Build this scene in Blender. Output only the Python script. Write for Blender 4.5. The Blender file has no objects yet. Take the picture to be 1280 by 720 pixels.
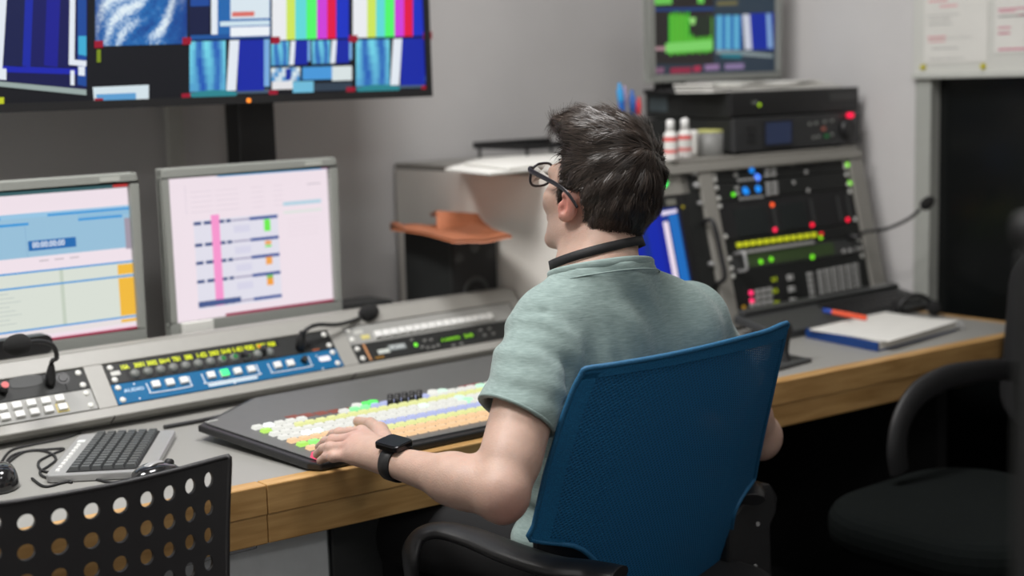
import bpy, bmesh, math, random
import numpy as np
from mathutils import Vector, Matrix
random.seed(7); np.random.seed(7)
scene = bpy.context.scene
COL = scene.collection
# ------------------------------------------------------------------ camera solved from the vanishing points
FPX = 1800.0; H = 1.34
_n = np.array([-.03, 1, -262/1800.]); _n /= np.linalg.norm(_n)
_X = np.array([2260, 329.8, 1800.]); _X /= np.linalg.norm(_X); _X = _X-_n*(_X@_n); _X /= np.linalg.norm(_X)
_Y = -np.cross(_n, _X)
CM = np.array([_X, _Y, _n])
CAMP = np.array([0, 0, H])
def ray(px, py): return CM@np.array([px-640, 360-py, FPX])
def pz(px, py, z): d = ray(px, py); return d*((z-H)/d[2])+CAMP
def pyy(px, py, y): d = ray(px, py); return d*(y/d[1])+CAMP
def pxx(px, py, x): d = ray(px, py); return d*(x/d[0])+CAMP
cam_d = bpy.data.cameras.new('camera'); cam = bpy.data.objects.new('camera', cam_d); COL.objects.link(cam)
r_, u_, w_ = CM[:, 0], CM[:, 1], CM[:, 2]
cam.matrix_world = Matrix(((r_[0], u_[0], -w_[0], 0), (r_[1], u_[1], -w_[1], 0), (r_[2], u_[2], -w_[2], H), (0, 0, 0, 1)))
cam_d.sensor_width = 36; cam_d.lens = FPX/1280*36; cam_d.clip_start = .05
cam_d.dof.use_dof = True; cam_d.dof.focus_distance = 2.12; cam_d.dof.aperture_fstop = 2.4
scene.camera = cam
scene.view_settings.view_transform = 'Standard'; scene.view_settings.look = 'None'
scene.view_settings.gamma = 1; scene.view_settings.use_curve_mapping = False; scene.view_settings.exposure = 0
# ------------------------------------------------------------------ materials
def lin(c):
    c = c/255.
    return c/12.92 if c <= .04045 else ((c+.055)/1.055)**2.4
def S(r, g, b): return (lin(r), lin(g), lin(b), 1)
def mat(name, col, rough=.5, metal=0, var=.06, scale=40, bump=0, bscale=200, spec=.5, coat=0, sheen=0, stretch=None, trans=0, attr=False, sss=0):
    m = bpy.data.materials.new(name); m.use_nodes = True
    nt = m.node_tree; N = nt.nodes; L = nt.links; b = N['Principled BSDF']
    tc = N.new('ShaderNodeTexCoord'); mp = N.new('ShaderNodeMapping'); L.new(tc.outputs['Object'], mp.inputs['Vector'])
    if stretch: mp.inputs['Scale'].default_value = stretch
    nz = N.new('ShaderNodeTexNoise'); nz.inputs['Scale'].default_value = scale; nz.inputs['Detail'].default_value = 5
    L.new(mp.outputs[0], nz.inputs['Vector'])
    hs = N.new('ShaderNodeMixRGB'); hs.blend_type = 'MULTIPLY'; hs.inputs[0].default_value = 1
    rp = N.new('ShaderNodeValToRGB'); rp.color_ramp.elements[0].position = .3; rp.color_ramp.elements[1].position = .7
    a = 1-var; rp.color_ramp.elements[0].color = (a, a, a, 1); rp.color_ramp.elements[1].color = (1, 1, 1, 1)
    L.new(nz.outputs[0], rp.inputs[0]); L.new(rp.outputs[0], hs.inputs[2])
    if attr:
        at = N.new('ShaderNodeAttribute'); at.attribute_name = 'Col'; L.new(at.outputs['Color'], hs.inputs[1])
    else: hs.inputs[1].default_value = col if len(col) == 4 else (*col, 1)
    L.new(hs.outputs[0], b.inputs['Base Color'])
    b.inputs['Roughness'].default_value = rough; b.inputs['Metallic'].default_value = metal
    b.inputs['Specular IOR Level'].default_value = spec; b.inputs['Coat Weight'].default_value = coat
    b.inputs['Sheen Weight'].default_value = sheen
    if sss:
        b.inputs['Subsurface Weight'].default_value = sss; b.inputs['Subsurface Radius'].default_value = (1, .35, .2)
        b.inputs['Subsurface Scale'].default_value = .006
    if bump:
        n2 = N.new('ShaderNodeTexNoise'); n2.inputs['Scale'].default_value = bscale; n2.inputs['Detail'].default_value = 4
        L.new(mp.outputs[0], n2.inputs['Vector'])
        bp = N.new('ShaderNodeBump'); bp.inputs['Strength'].default_value = bump; bp.inputs['Distance'].default_value = .002
        L.new(n2.outputs[0], bp.inputs['Height']); L.new(bp.outputs[0], b.inputs['Normal'])
    return m
def glow(name, strength=1., dark=(.01, .01, .012)):
    """a lit screen or lamp whose picture is stored per face"""
    m = bpy.data.materials.new(name); m.use_nodes = True; nt = m.node_tree; N = nt.nodes; L = nt.links; b = N['Principled BSDF']
    at = N.new('ShaderNodeAttribute'); at.attribute_name = 'Col'
    b.inputs['Base Color'].default_value = (*dark, 1); b.inputs['Roughness'].default_value = .35; b.inputs['Specular IOR Level'].default_value = .2
    L.new(at.outputs['Color'], b.inputs['Emission Color']); b.inputs['Emission Strength'].default_value = strength
    return m
M = {}
M['wall'] = mat('grey wall paint', (.62, .605, .60), .85, var=.04, scale=6, bump=.1, bscale=300)
M['wallside'] = mat('side wall paint', (.74, .73, .71), .85, var=.04, scale=6)
M['ceil'] = mat('ceiling tile', (.55, .55, .53), .9, var=.05, scale=30)
M['floor'] = mat('dark carpet', (.05, .05, .052), .95, var=.3, scale=300, bump=.4, bscale=500)
M['lam'] = mat('grey laminate', (.285, .28, .262), .45, var=.05, scale=500, bump=.05)
M['cream'] = mat('beige painted panel', (.76, .73, .68), .6, var=.04, scale=10)
M['console'] = mat('grey console paint', (.31, .303, .28), .4, var=.04, scale=60)
M['rackgrey'] = mat('rack grey paint', (.27, .26, .235), .42, var=.05, scale=60)
M['panelgrey'] = mat('grey unit face', (.30, .30, .285), .45, var=.04, scale=60)
M['blackpl'] = mat('black plastic', (.012, .012, .013), .38, var=.15, scale=90, bump=.15, bscale=900)
M['blackm'] = mat('matt black', (.010, .010, .011), .7, var=.15, scale=90)
M['darkg'] = mat('dark grey plastic', (.045, .047, .047), .5, var=.1, scale=90)
M['charcoal'] = mat('charcoal unit face', (.017, .018, .0175), .5, var=.1, scale=90, spec=.3)
M['silver'] = mat('silver plastic', (.42, .42, .42), .32, metal=.35, var=.04, scale=90)
M['chrome'] = mat('chrome', (.75, .75, .75), .18, metal=1, var=.02, scale=90)
M['bezel'] = mat('grey monitor bezel', (.27, .28, .26), .45, var=.03, scale=60)
M['whitepl'] = mat('white plastic', (.72, .72, .68), .4, var=.03, scale=60)
M['btn'] = mat('white button caps', (.74, .74, .72), .35, var=.03, scale=60)
M['bluepanel'] = mat('blue unit face', (.005, .115, .27), .55, var=.05, scale=60, spec=.2)
M['paper'] = mat('paper', (.72, .71, .67), .8, var=.05, scale=20, bump=.15, bscale=30)
M['tile'] = mat('terracotta leather', (.46, .155, .07), .5, var=.25, scale=25, bump=.3, bscale=80)
M['foam'] = mat('microphone foam', (.012, .012, .012), .95, var=.4, scale=500, bump=.8, bscale=900)
M['paint'] = mat('printed colours', (1, 1, 1), .5, var=.02, scale=60, attr=True)
M['glow'] = glow('lit display', 1.0)
M['lamp'] = glow('indicator lamp', 1.6)
M['skin'] = mat('skin', (1, 1, 1), .5, var=.10, scale=60, bump=.25, bscale=350, attr=True, sss=.25)
M['hair'] = mat('dark brown hair', (.024, .017, .013), .42, var=.4, scale=60, spec=.4)
M['hairs'] = mat('hair strands', (1, 1, 1), .40, var=.3, scale=60, spec=.5, attr=True)
M['cloth'] = mat('black trousers', (.006, .006, .007), .9, var=.2, scale=200)
M['rubber'] = mat('black rubber', (.014, .014, .015), .55, var=.1, scale=90)
def wood():
    m = mat('oak edging', (1, 1, 1), .42, var=0, scale=5, bump=.08, bscale=60, stretch=(1, 12, 12))
    nt = m.node_tree; N = nt.nodes; L = nt.links; b = N['Principled BSDF']
    mp = [n for n in N if n.type == 'MAPPING'][0]
    nz = N.new('ShaderNodeTexNoise'); nz.inputs['Scale'].default_value = 6; nz.inputs['Detail'].default_value = 8; nz.inputs['Distortion'].default_value = .6
    L.new(mp.outputs[0], nz.inputs['Vector'])
    rp = N.new('ShaderNodeValToRGB'); e = rp.color_ramp.elements
    e[0].position = .30; e[0].color = (.36, .195, .062, 1); e[1].position = .68; e[1].color = (.53, .32, .125, 1)
    L.new(nz.outputs[0], rp.inputs[0]); L.new(rp.outputs[0], b.inputs['Base Color'])
    return m
M['wood'] = wood()
def shirtmat():
    m = mat('heather sage jersey', (.265, .345, .325), .9, var=.0, scale=5, sheen=.15)
    nt = m.node_tree; N = nt.nodes; L = nt.links; b = N['Principled BSDF']
    tc = [n for n in N if n.type == 'TEX_COORD'][0]
    mp = N.new('ShaderNodeMapping'); mp.inputs['Scale'].default_value = (45, 45, 330); L.new(tc.outputs['Object'], mp.inputs[0])
    nz = N.new('ShaderNodeTexNoise'); nz.inputs['Scale'].default_value = 1.6; nz.inputs['Detail'].default_value = 4; L.new(mp.outputs[0], nz.inputs['Vector'])
    rp = N.new('ShaderNodeValToRGB'); e = rp.color_ramp.elements
    e[0].position = .3; e[0].color = (.175, .238, .225, 1); e[1].position = .7; e[1].color = (.25, .325, .308, 1)
    L.new(nz.outputs[0], rp.inputs[0]); L.new(rp.outputs[0], b.inputs['Base Color'])
    n2 = N.new('ShaderNodeTexNoise'); n2.inputs['Scale'].default_value = 28; n2.inputs['Detail'].default_value = 3; L.new(tc.outputs['Object'], n2.inputs['Vector'])
    bp = N.new('ShaderNodeBump'); bp.inputs['Strength'].default_value = .35; bp.inputs['Distance'].default_value = .006
    L.new(n2.outputs[0], bp.inputs['Height']); b2 = N.new('ShaderNodeBump'); b2.inputs['Strength'].default_value = .25; b2.inputs['Distance'].default_value = .001
    L.new(nz.outputs[0], b2.inputs['Height']); L.new(bp.outputs[0], b2.inputs['Normal']); L.new(b2.outputs[0], b.inputs['Normal'])
    return m
M['shirt'] = shirtmat()
def meshfabric():
    m = mat('blue mesh fabric', (.008, .125, .29), .55, var=.05, scale=10, sheen=.0)
    nt = m.node_tree; N = nt.nodes; L = nt.links; b = N['Principled BSDF']
    tc = [n for n in N if n.type == 'TEX_COORD'][0]
    mp = N.new('ShaderNodeMapping'); mp.inputs['Rotation'].default_value = (0, .55, 0); L.new(tc.outputs['Object'], mp.inputs[0])
    w = N.new('ShaderNodeTexWave'); w.inputs['Scale'].default_value = 62; w.bands_direction = 'Z'; w.inputs['Distortion'].default_value = .4; L.new(mp.outputs[0], w.inputs['Vector'])
    w2 = N.new('ShaderNodeTexWave'); w2.inputs['Scale'].default_value = 62; w2.bands_direction = 'X'; L.new(mp.outputs[0], w2.inputs['Vector'])
    mx = N.new('ShaderNodeMath'); mx.operation = 'MAXIMUM'; L.new(w.outputs['Fac'], mx.inputs[0])
    sc = N.new('ShaderNodeMath'); sc.operation = 'MULTIPLY'; sc.inputs[1].default_value = .8; L.new(w2.outputs['Fac'], sc.inputs[0]); L.new(sc.outputs[0], mx.inputs[1])
    mr = N.new('ShaderNodeMapRange'); mr.inputs['From Min'].default_value = .15; mr.inputs['From Max'].default_value = .6; mr.inputs['To Min'].default_value = .45; L.new(mx.outputs[0], mr.inputs['Value'])
    L.new(mr.outputs[0], b.inputs['Alpha'])
    bp = N.new('ShaderNodeBump'); bp.inputs['Strength'].default_value = .5; bp.inputs['Distance'].default_value = .002; L.new(mx.outputs[0], bp.inputs['Height']); L.new(bp.outputs[0], b.inputs['Normal'])
    return m
M['mesh'] = meshfabric()
M['blueband'] = mat('blue woven band', (.009, .155, .35), .6, var=.4, scale=500, bump=.5, bscale=500)
M['bluehem'] = mat('blue woven hem', (.012, .125, .27), .6, var=.3, scale=400, bump=.4, bscale=600)
def glass(name, col=(1, 1, 1, 1), rough=0.02):
    m = bpy.data.materials.new(name); m.use_nodes = True; b = m.node_tree.nodes['Principled BSDF']
    b.inputs['Base Color'].default_value = col; b.inputs['Roughness'].default_value = rough; b.inputs['Transmission Weight'].default_value = 1; b.inputs['IOR'].default_value = 1.45
    return m
M['glass'] = glass('clear glass')
M['darkglass'] = mat('dark window glass', (.006, .007, .007), .22, var=.1, scale=4)
# ------------------------------------------------------------------ frames and mesh builder
class Frame:
    def __init__(s, o, u=(1, 0, 0), v=(0, 0, 1)):
        s.o = np.array(o, float); s.u = np.array(u, float)/np.linalg.norm(u); s.v = np.array(v, float)/np.linalg.norm(v); s.n = np.cross(s.u, s.v)
    def p(s, u, v, w=0): return s.o+s.u*u+s.v*v+s.n*w
    def hit(s, px, py, w=0):
        d = ray(px, py); o = s.o+s.n*w; t = ((o-CAMP)@s.n)/(d@s.n); q = CAMP+d*t-o
        return float(q@s.u), float(q@s.v)
WORLD = Frame((0, 0, 0), (1, 0, 0), (0, 1, 0))
class MB:
    def __init__(s): s.v = []; s.f = []; s.c = []; s.m = []; s.sm = []
    def add(s, vs, fs, col=(1, 1, 1, 1), m=0, smooth=False):
        b = len(s.v); s.v += [tuple(map(float, x)) for x in vs]
        for f in fs: s.f.append([b+i for i in f]); s.c.append(col); s.m.append(m); s.sm.append(smooth)
        return s
    def box(s, F, u0, u1, v0, v1, w0, w1, col=(1, 1, 1, 1), m=0, taper=0):
        t = taper
        P = [F.p(u0, v0, w0), F.p(u1, v0, w0), F.p(u1, v1, w0), F.p(u0, v1, w0), F.p(u0+t, v0+t, w1), F.p(u1-t, v0+t, w1), F.p(u1-t, v1-t, w1), F.p(u0+t, v1-t, w1)]
        return s.add(P, [(3, 2, 1, 0), (4, 5, 6, 7), (0, 1, 5, 4), (1, 2, 6, 5), (2, 3, 7, 6), (3, 0, 4, 7)], col, m)
    def wbox(s, x0, x1, y0, y1, z0, z1, col=(1, 1, 1, 1), m=0): return s.box(WORLD, x0, x1, y0, y1, z0, z1, col, m)
    def prism(s, F, poly, w0, w1, col=(1, 1, 1, 1), m=0, smooth=False):
        n = len(poly); a = sum(poly[i][0]*poly[(i+1) % n][1]-poly[(i+1) % n][0]*poly[i][1] for i in range(n))
        if a < 0: poly = poly[::-1]
        P = [F.p(u, v, w0) for u, v in poly]+[F.p(u, v, w1) for u, v in poly]
        s.add(P, [tuple(range(n))[::-1], tuple(range(n, 2*n))], col, m)
        b = len(s.v)-2*n
        for i in range(n):
            j = (i+1) % n; s.f.append([b+i, b+j, b+n+j, b+n+i]); s.c.append(col); s.m.append(m); s.sm.append(smooth)
        return s
    def rrect(s, F, u0, u1, v0, v1, r, w0, w1, col=(1, 1, 1, 1), m=0, k=5):
        P = []
        for cx, cy, a0 in ((u1-r, v1-r, 0), (u0+r, v1-r, 90), (u0+r, v0+r, 180), (u1-r, v0+r, 270)):
            for i in range(k+1): a = math.radians(a0+90*i/k); P.append((cx+r*math.cos(a), cy+r*math.sin(a)))
        return s.prism(F, P, w0, w1, col, m)
    def cyl(s, F, u, v, r, w0, w1, col=(1, 1, 1, 1), m=0, k=20, r1=None):
        r1 = r if r1 is None else r1
        A = [(math.cos(2*math.pi*i/k), math.sin(2*math.pi*i/k)) for i in range(k)]
        P = [F.p(u+r*a, v+r*b, w0) for a, b in A]+[F.p(u+r1*a, v+r1*b, w1) for a, b in A]
        s.add(P, [tuple(range(k))[::-1], tuple(range(k, 2*k))], col, m); b = len(s.v)-2*k
        for i in range(k):
            j = (i+1) % k; s.f.append([b+i, b+j, b+k+j, b+k+i]); s.c.append(col); s.m.append(m); s.sm.append(True)
        return s
    def lathe(s, c, prof, k=24, axis=(0, 0, 1), col=(1, 1, 1, 1), m=0, cols=None):
        ax = Vector(axis).normalized(); a = ax.orthogonal().normalized(); b2 = ax.cross(a); c = Vector(c)
        vs = []
        for r, h in prof:
            for i in range(k):
                t = 2*math.pi*i/k; vs.append(c+ax*h+(a*math.cos(t)+b2*math.sin(t))*max(r, 1e-5))
        b = len(s.v); s.v += [tuple(x) for x in vs]
        for j in range(len(prof)-1):
            for i in range(k):
                i2 = (i+1) % k; s.f.append([b+j*k+i, b+j*k+i2, b+(j+1)*k+i2, b+(j+1)*k+i]); s.c.append(cols[j] if cols else col); s.m.append(m); s.sm.append(True)
        return s
    def ell(s, c, r, R=None, k=20, col=(1, 1, 1, 1), m=0):
        R = R or Matrix.Identity(3); vs = []; n2 = k//2
        for j in range(n2+1):
            ph = math.pi*j/n2
            for i in range(k):
                th = 2*math.pi*i/k; vs.append(Vector(c)+R@Vector((r[0]*math.sin(ph)*math.cos(th), r[1]*math.sin(ph)*math.sin(th), r[2]*math.cos(ph))))
        fs = [(j*k+i, (j+1)*k+i, (j+1)*k+(i+1) % k, j*k+(i+1) % k) for j in range(n2) for i in range(k)]
        return s.add(vs, fs, col, m, True)
    def tube(s, pts, r, k=10, col=(1, 1, 1, 1), m=0, sub=6, flat=None, closed=False):
        """smooth tube through the points; r a number or one radius per point; flat = (a, b) scales the section"""
        pts = [Vector(map(float, p)) for p in pts]; rs = [r]*len(pts) if not hasattr(r, '__len__') else list(r)
        P = []; Rr = []
        n = len(pts); rng = range(n if closed else n-1)
        for i in rng:
            p0, p1, p2, p3 = (pts[(i-1) % n] if closed or i > 0 else pts[0]), pts[i], pts[(i+1) % n], (pts[(i+2) % n] if closed or i+2 < n else pts[-1])
            for q in range(sub):
                t = q/sub
                P.append(.5*((2*p1)+(p2-p0)*t+(2*p0-5*p1+4*p2-p3)*t*t+(3*p1-p0-3*p2+p3)*t**3)); Rr.append(rs[i]*(1-t)+rs[(i+1) % n]*t)
        if not closed: P.append(pts[-1]); Rr.append(rs[-1])
        T = [(P[min(i+1, len(P)-1)]-P[max(i-1, 0)]) for i in range(len(P))] if not closed else [(P[(i+1) % len(P)]-P[i-1]) for i in range(len(P))]
        T = [t.normalized() if t.length > 1e-9 else Vector((0, 0, 1)) for t in T]
        nrm = Vector((0, 0, 1)); nrm = (nrm-T[0]*nrm.dot(T[0]));
        if nrm.length < .1: nrm = T[0].orthogonal()
        nrm.normalize(); vs = []; fa, fb = flat or (1, 1)
        for i, p in enumerate(P):
            nrm = (nrm-T[i]*nrm.dot(T[i])).normalized(); bn = T[i].cross(nrm)
            for q in range(k):
                a = 2*math.pi*q/k; vs.append(p+(nrm*math.cos(a)*fa+bn*math.sin(a)*fb)*Rr[i])
        m_ = len(P); fs = []
        for i in range(m_ if closed else m_-1):
            i2 = (i+1) % m_
            for q in range(k): fs.append((i*k+q, i*k+(q+1) % k, i2*k+(q+1) % k, i2*k+q))
        s.add(vs, fs, col, m, True)
        if not closed:
            b = len(s.v)-len(vs)
            s.f.append([b+q for q in range(k)][::-1]); s.c.append(col); s.m.append(m); s.sm.append(False)
            s.f.append([b+(m_-1)*k+q for q in range(k)]); s.c.append(col); s.m.append(m); s.sm.append(False)
        return s
    def quad(s, F, pts, w=0, col=(1, 1, 1, 1), m=0):
        """flat polygon given by (u, v) pairs"""
        n = len(pts); a = sum(pts[i][0]*pts[(i+1) % n][1]-pts[(i+1) % n][0]*pts[i][1] for i in range(n))
        if a < 0: pts = pts[::-1]
        return s.add([F.p(u, v, w) for u, v in pts], [tuple(range(n))], col, m)
    def text(s, F, txt, u, v, h, w=0, col=(1, 1, 1, 1), m=0, width=None, thick=0):
        cu = bpy.data.curves.new('t', 'FONT'); cu.body = txt; cu.size = 1; cu.resolution_u = 2; o = bpy.data.objects.new('t', cu); COL.objects.link(o)
        cu.offset = thick
        bpy.context.view_layer.update(); me = bpy.data.meshes.new_from_object(o.evaluated_get(bpy.context.evaluated_depsgraph_get()))
        if me.vertices:
            co = [x.co.copy() for x in me.vertices]; x0 = min(c.x for c in co); x1 = max(c.x for c in co)
            sx = h/.7 if width is None else width/(x1-x0)
            s.add([F.p(u+(c.x-x0)*sx, v+c.y*h/.7, w) for c in co], [tuple(p.vertices) for p in me.polygons], col, m)
        bpy.data.objects.remove(o); bpy.data.curves.remove(cu); bpy.data.meshes.remove(me)
        return s
WLOC = {}
def tag(o, label=None, cat=None, group=None, kind=None):
    if label: o['label'] = label
    if cat: o['category'] = cat
    if group: o['group'] = group
    if kind: o['kind'] = kind
    return o
def link(name, me, parent, wl):
    o = bpy.data.objects.new(name, me); COL.objects.link(o)
    if parent is not None: o.parent = parent; o.location = Vector(wl)-Vector(WLOC[parent.name])
    else: o.location = wl
    WLOC[o.name] = tuple(wl)
    return o
def build(name, mb, mats, parent=None, bevel=0, segs=2, smooth=False, origin=None):
    mats = mats if isinstance(mats, (list, tuple)) else [mats]
    V = np.array(mb.v, float).reshape(-1, 3)
    if parent is not None: wl = WLOC[parent.name]
    elif origin is not None: wl = tuple(origin)
    else: wl = ((V[:, 0].min()+V[:, 0].max())/2, (V[:, 1].min()+V[:, 1].max())/2, V[:, 2].min())
    me = bpy.data.meshes.new(name); me.from_pydata((V-np.array(wl)).tolist(), [], mb.f)
    for k in mats: me.materials.append(M[k] if isinstance(k, str) else k)
    me.polygons.foreach_set('material_index', mb.m)
    me.polygons.foreach_set('use_smooth', [True]*len(mb.f) if smooth else mb.sm)
    ca = me.color_attributes.new('Col', 'FLOAT_COLOR', 'CORNER'); buf = []
    for p, c in zip(me.polygons, mb.c): buf += list(c)*p.loop_total
    ca.data.foreach_set('color', buf)
    if bevel:
        bm = bmesh.new(); bm.from_mesh(me)
        bmesh.ops.remove_doubles(bm, verts=bm.verts, dist=1e-6)
        es = [e for e in bm.edges if len(e.link_faces) == 2 and e.calc_face_angle(0) > .5]
        bmesh.ops.bevel(bm, geom=es, offset=bevel, segments=segs, affect='EDGES', profile=.5, clamp_overlap=True)
        bm.to_mesh(me); bm.free()
    me.update()
    return link(name, me, parent, wl)
def thing(name, loc, label, cat, group=None):
    o = bpy.data.objects.new(name, None); COL.objects.link(o); o.location = loc; o.empty_display_size = .05; WLOC[o.name] = tuple(map(float, loc))
    return tag(o, label, cat, group)
def struct(name, mb, mats, parent=None, **k):
    o = build(name, mb, mats, parent, **k); o['kind'] = 'structure'; return o
def clone(src, parent, d):
    """a repeat of a part, moved by the vector d"""
    o = src.copy(); COL.objects.link(o); o.parent = parent
    base = Vector(WLOC[src.name])+Vector(d)
    o.location = base-(Vector(WLOC[parent.name]) if parent is not None else Vector((0, 0, 0))); WLOC[o.name] = tuple(base); return o
def grid_parts(name, parent, F, spots, maker, mats, bevel=0, **k):
    """maker(mb) draws one piece at frame point (0,0); one object per spot, first one real, the others copies sharing its mesh"""
    out = []
    mb = MB(); maker(mb, spots[0][0], spots[0][1]); first = build(name, mb, mats, parent, bevel=bevel, **k); out.append(first)
    for u, v in spots[1:]:
        d = F.p(u, v)-F.p(spots[0][0], spots[0][1]); out.append(clone(first, parent, d))
    return out
def lerp(a, b, t): return a+(b-a)*t
def hitq(F, pts, w=0): return [F.hit(x, y, w) for x, y in pts]
# ------------------------------------------------------------------ the room
XR = 3.13; YB = 3.0; CZ = 2.75; XL = -1.6; YF = -1.8
struct('floor', MB().wbox(XL-.1, 4.4, YF-.1, YB+.1, -.1, 0), 'floor')
struct('ceiling', MB().wbox(XL-.1, 4.4, YF-.1, YB+.1, CZ, CZ+.1), 'ceil')
struct('wall_back', MB().wbox(XL-.1, XR+.1, YB, YB+.1, 0, CZ), 'wall')
struct('wall_left', MB().wbox(XL-.1, XL, YF, YB, 0, CZ), 'wallside')
struct('wall_front', MB().wbox(XL-.1, 4.4, YF-.1, YF, 0, CZ), 'wallside')
yj = 2.187; zt = 1.3117                                  # jamb and head of the dark opening
wr = MB(); wr.wbox(XR, XR+.1, yj+.045, YB+.1, 0, CZ); wr.wbox(XR, XR+.1, YF, yj+.045, zt+.03, CZ); wr.wbox(XR, XR+.1, YF, .35, 0, zt+.03)
struct('wall_right', wr, 'wall')
wn = struct('window_1', MB().wbox(XR+.035, XR+.05, .4, yj, .02, zt), 'darkglass')
fr = MB(); fr.wbox(XR-.006, XR+.06, yj, yj+.045, 0, zt+.03); fr.wbox(XR-.006, XR+.06, .35, yj, zt, zt+.03); fr.wbox(XR-.006, XR+.06, .35, .40, 0, zt)
tag(build('window_frame', fr, mat('pale window frame', (.40, .41, .38), .5, var=.03), wn, bevel=.002), 'pale grey painted frame', None)
# narrow vertical trims on the back wall under the screens
F_wall = Frame((0, YB, 0))
for i, (a, b) in enumerate(((207, 227), (288, 300))):
    u0, u1 = F_wall.hit(a, 180)[0], F_wall.hit(b, 180)[0]
    struct('trim_%d' % (i+1), MB().box(F_wall, u0, u1, 0, CZ, .001, .016), mat('wall trim %d' % i, (.58, .58, .54), .6), bevel=.003)
# ---- white board with papers over the window
F_r = Frame((XR, 0, 0), (0, -1, 0), (0, 0, 1))           # u = -y, faces the room
def R(px, py, w=0): return F_r.hit(px, py, w)
b0 = R(1145, 97)[0]
bd = thing('notice_board', (XR-.01, -b0-.5, zt+.03), 'white notice board fixed on the wall above the dark window', 'notice board')
build('board_panel', MB().box(F_r, b0, b0+1.15, zt+.004, zt+.62, .002, .014), mat('white board', (.62, .62, .58), .5, var=.03, scale=8), bd, bevel=.002)
build('bottom_rail', MB().box(F_r, b0, b0+1.15, zt-.004, zt+.012, .004, .022), mat('board rail', (.55, .56, .52), .4), bd, bevel=.003)
def sheet(quadpx, lab, lines, w):
    q = hitq(F_r, quadpx, w); us = [a for a, b in q]; vs = [b for a, b in q]; u0, u1, v0, v1 = min(us), max(us), min(vs), max(vs)
    t = thing('paper_sheet', F_r.p((u0+u1)/2, v0, w), lab, 'paper', 'paper sheets on the white notice board')
    build('page', MB().box(F_r, u0, u1, v0, v1, w, w+.0012), 'paper', t)
    mb = MB()
    for (x0, x1, y, hgt, c) in lines:
        a = F_r.hit(x0, y, w); b = F_r.hit(x1, y, w); mb.box(F_r, a[0], b[0], a[1]-hgt/2, a[1]+hgt/2, w+.0012, w+.0016, c)
    build('printed_text', mb, 'paint', t)
RED = S(225, 150, 158); GRY = S(150, 150, 148); PK = S(205, 130, 150)
sheet([(1157, -90), (1234, -90), (1157, 77), (1234, 77)], 'white sheet with faint pink headings, left one on the notice board',
      [(1161, 1185, 2, .004, RED), (1175, 1197, 8, .004, RED), (1160, 1200, 20, .0015, GRY), (1162, 1188, 25, .002, GRY), (1161, 1190, 31, .002, GRY), (1160, 1183, 47, .004, RED), (1161, 1182, 52, .003, RED), (1160, 1215, 49, .001, GRY), (1165, 1198, 61, .002, GRY), (1161, 1206, 74, .0015, GRY)], .0145)
sheet([(1246, -90), (1330, -90), (1246, 64), (1330, 64)], 'greyer sheet with pink headings, right one on the notice board',
      [(1248, 1290, 12, .004, PK), (1249, 1270, 15, .003, PK), (1248, 1300, 21, .0025, S(90, 90, 92)), (1272, 1290, 19, .004, PK), (1248, 1264, 35, .004, PK), (1248, 1263, 42, .004, S(190, 80, 115)), (1248, 1330, 62, .005, PK)], .0145)
for (x, y, nm) in ((1154, 84, 'left'), (1229, 83, 'right')):
    u, v = R(x, y, .016)
    mb = MB(); mb.cyl(F_r, u, v, .0075, .0145, .021, r1=.006)
    tag(build('magnet', mb, mat('yellow magnet '+nm, S(200, 190, 40), .4)), 'small yellow round magnet, %s one of two at the foot of the notice board' % nm, 'magnet', 'magnets on the notice board')
# ------------------------------------------------------------------ lamps of the room
def lamp_panel(x, y, sx, sy, power, col, lab):
    t = thing('ceiling_light', (x, y, CZ-.03), lab, 'ceiling light', 'ceiling light panels')
    f = MB()
    for a, b, c, d in ((-1, 1, -1, -.94), (-1, 1, .94, 1), (-1, -.94, -.94, .94), (.94, 1, -.94, .94)): f.wbox(x+a*sx/2, x+b*sx/2, y+c*sy/2, y+d*sy/2, CZ-.03, CZ-.001)
    build('frame', f, 'whitepl', t)
    build('diffuser', MB().wbox(x-.45*sx, x+.45*sx, y-.45*sy, y+.45*sy, CZ-.016, CZ-.006, (.9, .93, 1, 1)), 'glow', t)
    ld = bpy.data.lights.new('panel_lamp', 'AREA'); ld.shape = 'RECTANGLE'; ld.size = sx*.9; ld.size_y = sy*.9; ld.energy = power; ld.color = col
    lo = bpy.data.objects.new('panel_lamp', ld); COL.objects.link(lo); lo.parent = t; lo.location = (0, 0, .005)
LAMPS = [(1.52, 1.85, .6, .6, 28, (1, .98, .97), 'square ceiling light panel above the front edge of the desk'),
         (1.30, .35, .6, .6, 9, (1, .98, .96), 'square ceiling light panel above the space behind the seated man'),
         (-.10, -1.25, .6, .6, 22, (1, .98, .96), 'square ceiling light panel far behind the camera'),
         (.30, 1.95, .6, .6, 44, (1, .98, .95), 'square ceiling light panel above the perforated chair')]
for a in LAMPS: lamp_panel(*a)
w = bpy.data.worlds.new('world'); scene.world = w; w.use_nodes = True
w.node_tree.nodes['Background'].inputs[0].default_value = (.5, .5, .52, 1); w.node_tree.nodes['Background'].inputs[1].default_value = .15
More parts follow.
